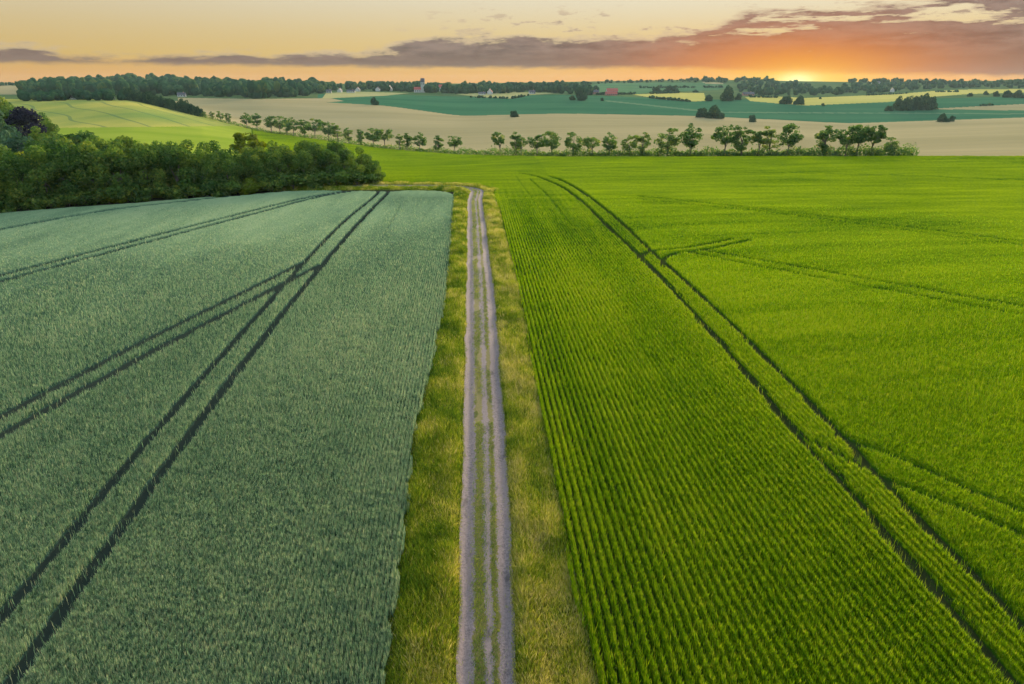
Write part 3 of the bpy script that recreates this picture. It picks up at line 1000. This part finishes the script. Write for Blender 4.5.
RK = ['front of the wood', 'middle of the wood', 'back of the wood']
TONE = ['dense dark green tree', 'leafy mid-green tree', 'deep green bushy tree', 'yellow-tipped green tree', 'full green tree', 'dark heavy-crowned tree']
cnt = [0, 0, 0]
for rank, px, x, y, h, wide in wood:
    k = cnt[rank]; cnt[rank] += 1
    tone = TONE[CNT.get('wood', 0) % 6]
    tree('broadleaf_tree', f'{tone} at the {RK[rank]}, {ORD[k]} from its right end', 'tree', 'wood', x, y, h, 'broadleaf trees of the wood', wide * random.uniform(.9, 1.08))
px = 376.0; k = 0
while px > -60:
    th, _ = ang(px, 200 - px * .04); D = float(np.interp(th, TH, C1D)) + random.uniform(.6, 1.6)
    tree('shrub', f'low green shrub at the foot of the wood, {ORD[k]} from its right end', 'shrub', 'limeshrub' if k in (6, 13) else 'shrub',
         D * math.sin(th), D * math.cos(th), random.uniform(2.6, 4.2), 'shrubs along the foot of the wood', random.uniform(1.1, 1.5))
    px -= random.uniform(17, 24); k += 1

# --- trees and bushes standing by themselves: (label, category, name, prototype, px, base row, top row, width factor, lo, hi)
def solo(name, label, cat, pr, px, by, ty, wide=1.0, lo=600, hi=2300, group=None):
    x, y, z, D = at(px, by, lo, hi)
    _, tt = ang(px, ty)
    h = max(2.0, H + D * tt - z)
    return tree(name, label, cat, pr, x, y, h, group, wide, sink=h * .03)


def behind(name, label, cat, pr, px, ty, D, wide=1.0, group=None):
    x, y, z, _ = atd(px, 140, D); _, tt = ang(px, ty)
    return tree(name, label, cat, pr, x, y, max(2.5, H + D * tt - z), group, wide)


behind('copper_beech', 'dark purple copper-leaved tree among green trees left of the hillside', 'tree', 'copper', 27, 106, 300, 1.25)
behind('willow', 'pale blue-green tree at the left picture edge below the purple tree', 'tree', 'blue', 2, 110, 285, 1.15)
behind('broadleaf_tree', 'tall dark green tree above the purple tree at the left edge', 'tree', 'wood', 6, 95, 340, 1.3)
behind('broadleaf_tree', 'dark tree closing the purple tree on its right side', 'tree', 'wood', 47, 112, 310, .95)
behind('broadleaf_tree', 'rounded green tree below the purple tree behind the wood', 'tree', 'blue', 18, 131, 250, 1.2)
behind('broadleaf_tree', 'small green tree left of the pale hillside foot', 'tree', 'wood', 38, 126, 275, 1.2)
behind('bush', 'dome-shaped bush at the foot of the striped hillside', 'bush', 'shrub', 73, 131, 262, 1.4)
behind('bush', 'low bush between the purple tree and the dome-shaped bush', 'bush', 'shrub', 54, 130, 280, 1.3)
behind('willow', 'bluish tree standing on the left picture edge behind the wood', 'tree', 'blue', -12, 124, 240, 1.1)
tree('lime_tree', 'bright yellow-green tree rising behind the wood beside the tree row', 'tree', 'lime', *atd(246, 140, 215)[:2], 10.5, None, 1.15)
tree('lime_tree', 'yellow-green bush leaning right of the bright tree behind the wood', 'tree', 'lime', *atd(257, 140, 205)[:2], 8.6, None, 1.1)
tree('lime_tree', 'yellowish tree crown showing over the left end of the wood', 'tree', 'lime', *atd(8, 150, 178)[:2], 9.0, None, 1.1)

SOLO = [
    ('bush', 'lone round bush in the dark green field below the church', 'bush', 'dome', 375, 105, 96.5, .8),
    ('bush', 'dark low bush on the edge of beige and dark green fields near picture centre', 'bush', 'dome', 514, 117, 109.5, 1.1),
    ('bush', 'dark bush just left of the tall tree by the red farm', 'bush', 'dome', 572, 100, 94.5, 1.1),
    ('field_tree', 'tall dark tree standing in front of the red-roofed farm', 'tree', 'dome', 581, 100.5, 86, .65),
    ('bush', 'small bush below the red-roofed farm', 'bush', 'dome', 602, 101, 97, .9),
    ('bush', 'large dark bush, left half of the pair on the beige field edge', 'bush', 'dome', 701, 117.5, 106, 1.0),
    ('bush', 'large dark bush, right half of the pair on the beige field edge', 'bush', 'dome', 715, 118.5, 104.5, .95),
    ('bush', 'small round bush right of the large dark pair', 'bush', 'dome', 752, 122, 113.5, .85),
    ('field_tree', 'round tree at the right end of the yellow field', 'tree', 'dome', 709, 101, 93.5, 1.0),
    ('field_tree', 'tall tree clump between the two yellow fields', 'tree', 'dome', 727, 101, 84.5, .65),
    ('field_tree', 'squat tree right of the tall clump between yellow fields', 'tree', 'dome', 738, 100, 92, .8),
    ('field_tree', 'wide green tree left of the long yellow field', 'tree', 'dome', 786, 104, 94, .9),
    ('field_tree', 'dark green tree beside the left end of the long yellow field', 'tree', 'dome', 799, 104.5, 95, .9),
    ('bush', 'small bush low in the long yellow field', 'bush', 'dome', 823, 106, 102.5, .9),
    ('bush', 'tiny bush high in the long yellow field', 'bush', 'dome', 820, 99, 96.5, .9),
    ('grove_tree', 'leftmost tree of the dark grove in the right-hand green field', 'tree', 'dome', 899, 110.5, 95.5, .6),
    ('grove_tree', 'tree second from the left in the dark field grove', 'tree', 'dome', 908, 110.5, 93.5, .6),
    ('grove_tree', 'tree in the middle of the dark field grove', 'tree', 'dome', 916, 110, 92.5, .6),
    ('grove_tree', 'tree second from the right in the dark field grove', 'tree', 'dome', 925, 110, 92.5, .6),
    ('grove_tree', 'rightmost tree of the dark field grove', 'tree', 'dome', 931, 109.5, 94, .6),
    ('bush', 'low bush at the left foot of the dark field grove', 'bush', 'dome', 889, 111, 104.5, 1.0),
    ('bush', 'wide flat dark bush on the beige field edge below the grove', 'bush', 'dome', 943, 122, 113, .95),
    ('bush', 'flat bush tapering right of the wide dark bush below the grove', 'bush', 'dome', 951, 121.5, 114.5, .9),
    ('field_tree', 'small round tree on the yellow field right of the grove', 'tree', 'dome', 970, 96.5, 92, .9),
    ('field_tree', 'tree in the hedge at the far right, nearest the yellow field', 'tree', 'dome', 986, 95, 90.5, .9),
    ('field_tree', 'round tree in the far right hedge', 'tree', 'dome', 996, 96.5, 90, .9),
    ('field_tree', 'broad tree in the far right hedge', 'tree', 'dome', 1007, 97.5, 89, 1.0),
    ('field_tree', 'tree on the right picture edge in the far hedge', 'tree', 'dome', 1019, 98, 89.5, 1.1),
    ('bush', 'rounded copse on the slope right of the red farm, left half', 'bush', 'dome', 657, 93, 85.5, 1.3),
    ('bush', 'rounded copse on the slope right of the red farm, right half', 'bush', 'dome', 671, 93, 84.5, 1.3),
]
for nm, lb, ct, pr, px, by, ty, wd in SOLO:
    solo(nm, lb, ct, pr, px, by, ty, wd)
# trees of the hedge that runs down the hillside
for i in range(24):
    f = i / 23; px = 122 + f * 80; by = 101.5 + f * 19
    th, _ = ang(px, by); D = float(np.interp(th, TH, C3D)) + 4
    x, y = D * math.sin(th), D * math.cos(th)
    tree('hedge_tree', f'small green tree in the hillside hedge, {ORD[i]} from the top', 'tree', 'dome', x, y, random.uniform(8, 12.5), 'trees of the hillside hedge', .62)


# ------------------------------------------------------------------ far woods (read as one mass each)
def ico():
    import bmesh
    b = bmesh.new(); bmesh.ops.create_icosphere(b, subdivisions=2, radius=1)
    v = np.array([w.co for w in b.verts]); f = np.array([[w.index for w in q.verts] for q in b.faces]); b.free()
    return v, f


IV, IF = ico()


def woods(name, label, spots, mat):
    """spots: (x, y, height, width)"""
    Vs, Fs, Ts = [], [], []; n = 0
    for x, y, h, w in spots:
        z = float(zt(x, y))
        for k in range(random.choice((2, 3, 3))):
            ox, oy, oz = random.gauss(0, w * .22), random.gauss(0, w * .22), random.uniform(.35, .68) * h
            r = w * random.uniform(.28, .42)
            nz = 1 + .32 * (fbm(IV[:, 0] * 2.3 + x, IV[:, 1] * 2.3 + IV[:, 2] * 2 + y + k) - .45) + rng.normal(0, .05, len(IV))
            v = IV * nz[:, None] * np.array([r, r, h * .33])
            v += np.array([x + ox, y + oy, z + oz])
            Vs.append(v); Fs.append(IF + n); n += len(v)
            Ts.append(np.clip(.45 + random.gauss(0, .3) + rng.normal(0, .14, len(IF)), 0, 1))
        # the foot of the wood, darker in tint: trunks and low growth
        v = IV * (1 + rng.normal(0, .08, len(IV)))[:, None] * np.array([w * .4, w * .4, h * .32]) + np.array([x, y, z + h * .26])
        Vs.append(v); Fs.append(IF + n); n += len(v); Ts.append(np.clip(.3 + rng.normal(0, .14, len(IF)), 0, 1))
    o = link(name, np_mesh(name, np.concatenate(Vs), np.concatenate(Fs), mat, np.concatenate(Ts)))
    return tag(o, label, 'woodland', kind='stuff')


def fill(poly, n, h0, h1, lo, hi, wf=.8):
    """random ground spots within a patch of far ground"""
    P = np.array(poly, float); out = []
    x0, y0_, x1, y1 = P[:, 0].min(), P[:, 1].min(), P[:, 0].max(), P[:, 1].max()
    tries = 0
    while len(out) < n and tries < n * 60:
        tries += 1
        px, py = random.uniform(x0, x1), random.uniform(y0_, y1)
        ins = False; j = len(P) - 1
        for i in range(len(P)):
            if (P[i, 1] > py) != (P[j, 1] > py) and px < (P[j, 0] - P[i, 0]) * (py - P[i, 1]) / (P[j, 1] - P[i, 1]) + P[i, 0]: ins = not ins
            j = i
        if not ins: continue
        x, y, z, D = at(px, py, lo, hi)
        h = random.uniform(h0, h1)
        out.append((x, y, h, h * random.uniform(wf * .8, wf * 1.25)))
    return out


woods('woodland', 'dark wood covering the low hill at the far left',
      fill([(24, 93), (40, 89), (80, 86), (120, 84), (180, 84), (215, 88), (260, 88), (330, 89), (330, 92), (300, 97), (262, 99), (230, 97.5), (190, 96), (125, 97), (60, 96), (24, 95)], 420, 14, 24, 800, 1900), M['leaffar'])
woods('hedgerow', 'dark hedge of trees along the top of the striped hillside',
      fill([(24, 98.6), (130, 98.6), (130, 100.5), (24, 101.5)], 50, 6, 10, 650, 900, .9), M['leaffar'])
woods('village_trees', 'garden trees around the white village houses',
      fill([(325, 91), (356, 90.2), (400, 91.5), (455, 94), (512, 93.4), (512, 89), (330, 88)], 230, 11, 17, 1150, 1750), M['leaffar'])
woods('woodland', 'mixed green trees behind the small white house left of the red farm',
      fill([(510, 88), (545, 88), (575, 89), (600, 92), (590, 95.5), (545, 92.5), (512, 93)], 75, 12, 18, 1150, 1900), M['leaffar'])
woods('skyline_trees', 'thin line of trees on the skyline left of the sun',
      fill([(0, 85.5), (24, 84), (24, 85), (0, 86)], 12, 6, 9, 1700, 2200) +
      fill([(590, 82.5), (690, 80.5), (690, 82), (590, 84)], 45, 4, 8, 1700, 2300, 1.1) +
      fill([(690, 80.5), (770, 79.5), (775, 82), (690, 83)], 50, 7, 14, 1700, 2300), M['leaffar'])
woods('woodland', 'bluish wood filling the slope under the setting sun',
      fill([(738, 84), (775, 82), (792, 85), (830, 92), (845, 95), (800, 96), (765, 96), (740, 92)], 110, 10, 16, 1150, 2250), M['leaffar'])
woods('woodland', 'long belt of trees below the skyline right of the sun',
      fill([(835, 88), (880, 84), (900, 83.5), (1030, 83), (1100, 83), (1100, 88), (1024, 88.5), (960, 88), (900, 91), (870, 93.5), (840, 94)], 200, 9, 15, 1300, 2250), M['leaffar'])
woods('skyline_trees', 'scattered trees breaking the skyline right of the sun',
      fill([(850, 81.5), (905, 81), (905, 82.5), (850, 83)], 26, 8, 14, 1700, 2300) + fill([(905, 81.3), (1090, 80.6), (1090, 82), (905, 82.5)], 60, 5, 13, 1700, 2300), M['leaffar'])


def line_spots(P, step, h0, h1, lo, hi, gap=.25):
    out = []
    for (ax, ay), (bx, by) in zip(P[:-1], P[1:]):
        for k in range(max(1, int(abs(bx - ax) / step))):
            f = (k + random.random() * .6) / max(1, int(abs(bx - ax) / step))
            px = ax + (bx - ax) * f
            if n1(np.array([px * .07]), np.array([ay * .3]))[0] < gap: continue
            x, y, z, D = at(px, ay + (by - ay) * f, lo, hi); h = random.uniform(h0, h1)
            out.append((x, y, h, h * 1.3))
    return out


woods('hedgerow', 'thin broken hedges between the green and yellow fields far off',
      line_spots([(596, 95), (640, 94.3), (700, 92.3)], 2.2, 2.5, 6, 1000, 1700, .35) + line_spots([(640, 88), (735, 87.5)], 2.2, 3, 7, 1200, 1900, .4)
      + line_spots([(745, 97.3), (805, 98.2), (898, 94.2), (960, 90)], 2.4, 2, 5, 1000, 1700, .5) + line_spots([(640, 97), (662, 99.5), (692, 102)], 2.2, 2.5, 5, 900, 1500, .4)
      + line_spots([(1024, 104), (960, 107)], 3, 2, 4, 800, 1400, .5) + line_spots([(455, 97.2), (512, 98.8), (530, 95.5)], 2.6, 2, 4.5, 900, 1500, .5), M['leaffar'])


# ------------------------------------------------------------------ village
def gable(w, d, h, r):
    """walls with gable ends and a separate overhanging roof"""
    wb = MB()
    wb.poly([(-w, -d, -2), (w, -d, -2), (w, d, -2), (-w, d, -2), (-w, -d, h), (w, -d, h), (w, d, h), (-w, d, h), (-w, 0, h + r), (w, 0, h + r)],
            [(0, 1, 5, 4), (2, 3, 7, 6), (1, 2, 6, 9, 5), (3, 0, 4, 8, 7)])
    rb = MB(); o, t = .35, .22; k = r / d
    for s in (-1, 1):
        y1, z1 = s * (d + o), h - o * k
        rb.poly([(-w - o, 0, h + r + .02), (w + o, 0, h + r + .02), (w + o, y1, z1 + .02), (-w - o, y1, z1 + .02),
                 (-w - o, 0, h + r + t), (w + o, 0, h + r + t), (w + o, y1, z1 + t), (-w - o, y1, z1 + t)],
                [(0, 1, 2, 3), (4, 5, 6, 7), (0, 1, 5, 4), (1, 2, 6, 5), (2, 3, 7, 6), (3, 0, 4, 7)])
    return wb, rb


def house(label, px, by, w, d, h, r, rot, wall='wall', roof='darkroof', lo=1100, hi=2200, name='house', cat='house'):
    x, y, z, D = at(px, by, lo, hi)
    o = bpy.data.objects.new(name, None); COL.objects.link(o)
    o.location = (x, y, z); o.rotation_euler = (0, 0, R(rot)); tag(o, label, cat)
    w, d, h, r = w * .85, d * .85, h * .85, r * .85
    wb, rb = gable(w, d, h, r)
    link('wall', wb.mesh('wall', M[wall]), o)
    ro = link('roof', rb.mesh('roof', M[roof]), o)
    cb = MB(); cb.box(w * .4, w * .4 + .9, -.45, .45, h + r - .6, h + r + 1.2); link('chimney', cb.mesh('chimney', M['redwall']), ro)
    nwin = max(2, int(w / 1.6))
    for i in range(nwin):
        u = -w + (i + .7) * 2 * w / (nwin + .4)
        b = MB(); b.box(u - .5, u + .5, -d - .06, -d + .05, .9, 2.2); link('window', b.mesh('window', M['glass']), o)
    b = MB(); b.box(w - 1.3, w - .4, -d - .06, -d + .05, -.5, 2.0); link('door', b.mesh('door', M['wood']), o)
    return o


house('small white house at the left end of the village, by the wood', 329, 93, 5, 4, 3.2, 3, 10)
house('white cottage with dark gable beside the first village house', 340, 92.3, 4, 4, 3.4, 4, 80)
house('low long white farm building in front of the village trees', 351, 92.6, 8, 4, 2.8, 2.4, 5)
house('white house behind the low long farm building', 358, 91.4, 5, 4, 4, 3.6, 85)
house('small white gabled house left of the pointed white house', 378, 91.2, 4, 4, 4.5, 3.5, 80)
house('pointed white gabled house in the middle of the village', 390, 91, 4.5, 5, 5, 6, 88)
house('white house with a steep red roof right of the church', 443, 91.2, 9, 6, 7.5, 6, 12, roof='redroof')
house('white house with a reddish gable at the right end of the village', 490, 94.3, 4, 5, 4.5, 5.5, 82, roof='redroof')
house('long low white wing left of the reddish gable', 482, 94.6, 7, 3.5, 2.6, 2.2, 5)
house('small white house alone among trees left of the red farm', 532, 93.8, 6, 4.5, 3, 3.4, 8)
house('long red-roofed farmhouse, the upper of the red farm buildings', 612, 92.6, 12, 6, 3.2, 5.5, 4, roof='redroof')
house('red-roofed barn, the lower and front building of the red farm', 611, 95.4, 11, 5, 3.0, 4.0, 4, wall='redwall', roof='redroof')
house('brick barn left of the red-roofed farmhouse', 594, 94, 9, 5, 3.5, 4, 8, wall='redwall', roof='darkroof')
house('white house inside the dark far-left wood, right one of two', 182, 96.8, 6, 4, 3.2, 3, 15, lo=800)
house('tiny white house inside the dark far-left wood, left one of two', 168, 93.5, 4, 3.5, 3.4, 3, 70, lo=800)
house('small dark-roofed farm at the hillside top', 76, 99.4, 7, 4, 2.8, 3.2, 5, lo=640, hi=900)
house('white-fronted house on the hillside top hedge', 102, 99.5, 4, 4, 3.2, 3, 20, lo=640, hi=900)
house('pale house at the right end of the hillside top hedge', 110, 99.5, 3.5, 4, 3.4, 3, 70, lo=640, hi=900)
house('pale building among trees right of the sun', 876, 84.2, 11, 6, 4, 4, 5, lo=1300)
house('white house in the tree belt right of the pale building', 892, 92, 5, 4, 5, 4, 75, lo=1200)
house('brown-roofed farm on the ridge left of the long yellow field', 748, 95.5, 12, 5, 3, 4, 5, wall='redwall', roof='darkroof', lo=1150)

# village church: white tower with a dark saddle roof, nave beside it
x, y, z, D = at(423, 92.5, 1150, 1700)
ch = bpy.data.objects.new('church', None); COL.objects.link(ch); ch.location = (x, y, z); ch.rotation_euler = (0, 0, R(12))
tag(ch, 'white church with a dark saddle-roofed tower rising over the village trees', 'church')
wb, rb = gable(3.2, 3.2, 17.5, 6)
tw = link('tower', wb.mesh('tower', M['wall']), ch); link('roof', rb.mesh('roof', M['darkroof']), tw)
for u in (-1.6, 1.6):
    b = MB(); b.box(u - .6, u + .6, -3.27, -3.1, 13, 16); link('louvre', b.mesh('louvre', M['wood']), tw)
wb, rb = gable(6, 3.8, 5, 4); nv = link('nave', wb.mesh('nave', M['wall']), ch); nr_ = link('roof', rb.mesh('roof', M['redroof']), nv)
nv.location = (-9.4, 0, 0)
for u in (-3.8, 0, 3.8):
    b = MB(); b.box(u - .6, u + .6, -3.88, -3.7, 1.5, 4.0); link('window', b.mesh('window', M['glass']), nv)

# ------------------------------------------------------------------ air
b = MB(); b.box(-3600, 3600, -3600, 3600, float(GZ.min()) - 1.0, float(GZ.max()) + 32)
mh, t, out = material('air')
v = t.new('ShaderNodeVolumePrincipled'); v.inputs['Color'].default_value = (.50, .70, .80, 1); v.inputs['Density'].default_value = .38e-4
v.inputs['Anisotropy'].default_value = .2
t.l.new(v.outputs[0], out.inputs['Volume'])
tag(link('haze', b.mesh('haze', mh)), 'thin evening haze over the valley', 'haze', kind='stuff')
print('terrain', GZ.min(), GZ.max())

# ------------------------------------------------------------------ light and sky
SUN_AZ, SUN_EL = 21.5, 8.0
EV = 2.6
sd = Vector((math.sin(R(SUN_AZ)) * math.cos(R(SUN_EL)), math.cos(R(SUN_AZ)) * math.cos(R(SUN_EL)), math.sin(R(SUN_EL))))
sl = bpy.data.lights.new('sun', 'SUN'); sl.energy = 2.0; sl.angle = R(16); sl.color = (1, .80, .52)
so = bpy.data.objects.new('sun', sl); COL.objects.link(so); so.rotation_euler = sd.to_track_quat('Z', 'Y').to_euler(); so.location = (60, 150, 60)

w = bpy.data.worlds.new('World'); sc.world = w; w.use_nodes = True
w.node_tree.nodes.clear()
t = NT(w.node_tree)
out = t.new('ShaderNodeOutputWorld')
dr = t.new('ShaderNodeTexCoord').outputs['Generated']
sx = t.new('ShaderNodeSeparateXYZ'); t.l.new(dr, sx.inputs[0])
DEG = 180 / math.pi
el = t.m('MULTIPLY', t.m('ARCSINE', sx.outputs[2]), DEG)
az = t.m('MULTIPLY', t.m('ARCTAN2', sx.outputs[0], sx.outputs[1]), DEG)


def gauss(a, b_, ca, cb):
    p = t.m('POWER', t.m('DIVIDE', t.m('SUBTRACT', az, a), ca), 2)
    q = t.m('POWER', t.m('DIVIDE', t.m('SUBTRACT', el, b_), cb), 2)
    return t.m('EXPONENT', t.m('MULTIPLY', t.m('ADD', p, q), -1))


sky = t.new('ShaderNodeTexSky', sky_type='NISHITA'); sky.sun_disc = False
sky.sun_elevation = R(SUN_EL); sky.sun_rotation = R(SUN_AZ); sky.altitude = 60
nish = t.mix(1.0, sky.outputs[0], (1.08, .97, .80), 'MULTIPLY')
# evening band near the horizon, in the same units as the sky
e01 = t.m('DIVIDE', t.m('ADD', el, 2), 22, clamp=True)
E = lambda d: (d + 2) / 22
band = t.ramp(e01, [(E(-2), (8.3, 3.6, .9)), (E(.9), (8.4, 4.3, 1.1)), (E(2.2), (7.8, 5.4, 1.8)), (E(4), (7.8, 6.1, 3.1)), (E(6.3), (8.0, 7.2, 5.2)), (E(11), (7.2, 7.0, 6.2)), (1, (5.0, 5.2, 5.6))])
side = t.sstep(az, -50, 30)
band = t.mix(1.0, band, t.mix(side, (.80, .78, .74), (1.05, 1.05, 1.08)), 'MULTIPLY')
band = t.mix(t.m('MULTIPLY', gauss(SUN_AZ, .3, 13, 2.6), .9), band, (9.8, 3.6, .1))
band = t.mix(gauss(SUN_AZ, .2, 4.6, 1.35), band, (10.6, 6.4, .02))
core = gauss(SUN_AZ - .2, .5, 1.2, .5)
# clouds lie in long banks over the horizon
cv = t.new('ShaderNodeCombineXYZ'); t.put(cv.inputs[0], t.m('MULTIPLY', az, .20)); t.put(cv.inputs[1], t.m('MULTIPLY', el, .95)); cv.inputs[2].default_value = 3.7
nz = t.noise(cv.outputs[0], 1.0, 8, .66)
cv2 = t.new('ShaderNodeCombineXYZ'); t.put(cv2.inputs[0], t.m('MULTIPLY', az, .62)); t.put(cv2.inputs[1], t.m('MULTIPLY', el, 2.3)); cv2.inputs[2].default_value = 9.1
nzf = t.noise(cv2.outputs[0], 1.0, 5, .6)
a01 = t.m('DIVIDE', t.m('ADD', az, 40), 80, clamp=True)
A = lambda px: (math.degrees(math.atan((px - 512) / 729)) + 40) / 80
topc = t.m('MULTIPLY', t.ramp(a01, [(0, .25), (A(0), .26), (A(90), .22), (A(140), .165), (A(190), .20), (A(240), .255), (A(380), .265), (A(420), .36), (A(520), .38), (A(690), .37), (A(740), .52), (A(830), .50), (A(920), .58), (A(1024), .66), (1, .7)]), 10)
botc = t.m('MULTIPLY', t.ramp(a01, [(0, .14), (A(0), .145), (A(200), .150), (A(400), .145), (A(690), .135), (A(760), .11), (1, .05)]), 10)
n0 = t.m('MULTIPLY', t.m('SUBTRACT', nz, .5), 3.4)
up = t.sstep(t.m('ADD', t.m('SUBTRACT', topc, el), n0), -.25, .45)
lowm = t.sstep(t.m('ADD', t.m('SUBTRACT', el, botc), t.m('MULTIPLY', t.m('SUBTRACT', nzf, .5), .5)), -.12, .30)
cv3 = t.new('ShaderNodeCombineXYZ'); t.put(cv3.inputs[0], t.m('MULTIPLY', az, .22)); t.put(cv3.inputs[1], t.m('MULTIPLY', el, 1.7)); cv3.inputs[2].default_value = 21.4
nzh = t.noise(cv3.outputs[0], 1.0, 7, .62)
high = t.sstep(el, 2.6, 3.9)
holes = t.sstep(t.m('SUBTRACT', nzh, t.m('MULTIPLY', high, .34)), .06, .16)
holes = t.m('MULTIPLY', holes, t.sstep(t.m('ADD', nzf, .1), .26, .40))
cl = t.m('MULTIPLY', t.m('MULTIPLY', up, lowm), holes)
# thin wisps above the banks
wisp = t.m('MULTIPLY', t.sstep(t.m('ADD', nzf, t.m('MULTIPLY', t.m('SUBTRACT', nz, .5), .9)), .565, .68), t.m('MULTIPLY', t.m('MULTIPLY', t.sstep(az, -14, 4), t.sstep(el, 2.0, 2.8)), t.m('SUBTRACT', 1, t.sstep(el, 4.6, 6.5))))
cl = t.m('MAXIMUM', cl, t.m('MULTIPLY', wisp, .85))
body = t.mix(t.sstep(t.m('ADD', t.m('MULTIPLY', nzf, .45), t.m('MULTIPLY', nzh, .55)), .36, .62), (1.05, .74, .80), (2.9, 2.05, 1.8))
body = t.mix(t.m('MULTIPLY', t.m('SUBTRACT', 1, t.sstep(el, 1.6, 3.2)), .75), body, (2.0, 1.18, .98))
body = t.mix(t.m('MULTIPLY', gauss(SUN_AZ - .5, .6, 11, 3.4), .98), body, (8.6, 1.9, .02))
body = t.mix(t.m('MULTIPLY', gauss(SUN_AZ, .4, 5.5, 1.7), .95), body, (10.0, 4.6, .05))
rim = t.m('MULTIPLY', t.m('MULTIPLY', t.m('MULTIPLY', cl, t.m('SUBTRACT', 1, cl)), 1.5), t.sstep(el, 1.7, 2.6))
low = t.mix(t.m('MULTIPLY', cl, .93), band, body)
low = t.mix(rim, low, (8.4, 6.6, 4.2))
low = t.mix(t.m('MULTIPLY', core, .95), low, (13, 11.5, 4.5))
low = t.mix(1.0, low, tuple([2 ** -EV / 1.5] * 3), 'MULTIPLY')
final = t.mix(t.sstep(el, 9, 24), low, nish)
bg = t.new('ShaderNodeBackground'); t.put(bg.inputs[0], final); bg.inputs[1].default_value = .15
t.l.new(bg.outputs[0], out.inputs[0])

# ------------------------------------------------------------------ render settings
sc.view_settings.view_transform = 'Standard'
sc.view_settings.look = 'None'
sc.view_settings.exposure = EV
sc.view_settings.gamma = 1.0
cy = sc.cycles
cy.use_denoising = True
try:
    cy.denoiser = 'OPENIMAGEDENOISE'; cy.denoising_prefilter = 'ACCURATE'
except Exception:
    pass
cy.max_bounces = 6; cy.diffuse_bounces = 3; cy.transmission_bounces = 4; cy.volume_bounces = 0; cy.transparent_max_bounces = 8
cy.use_adaptive_sampling = True; cy.adaptive_threshold = .02
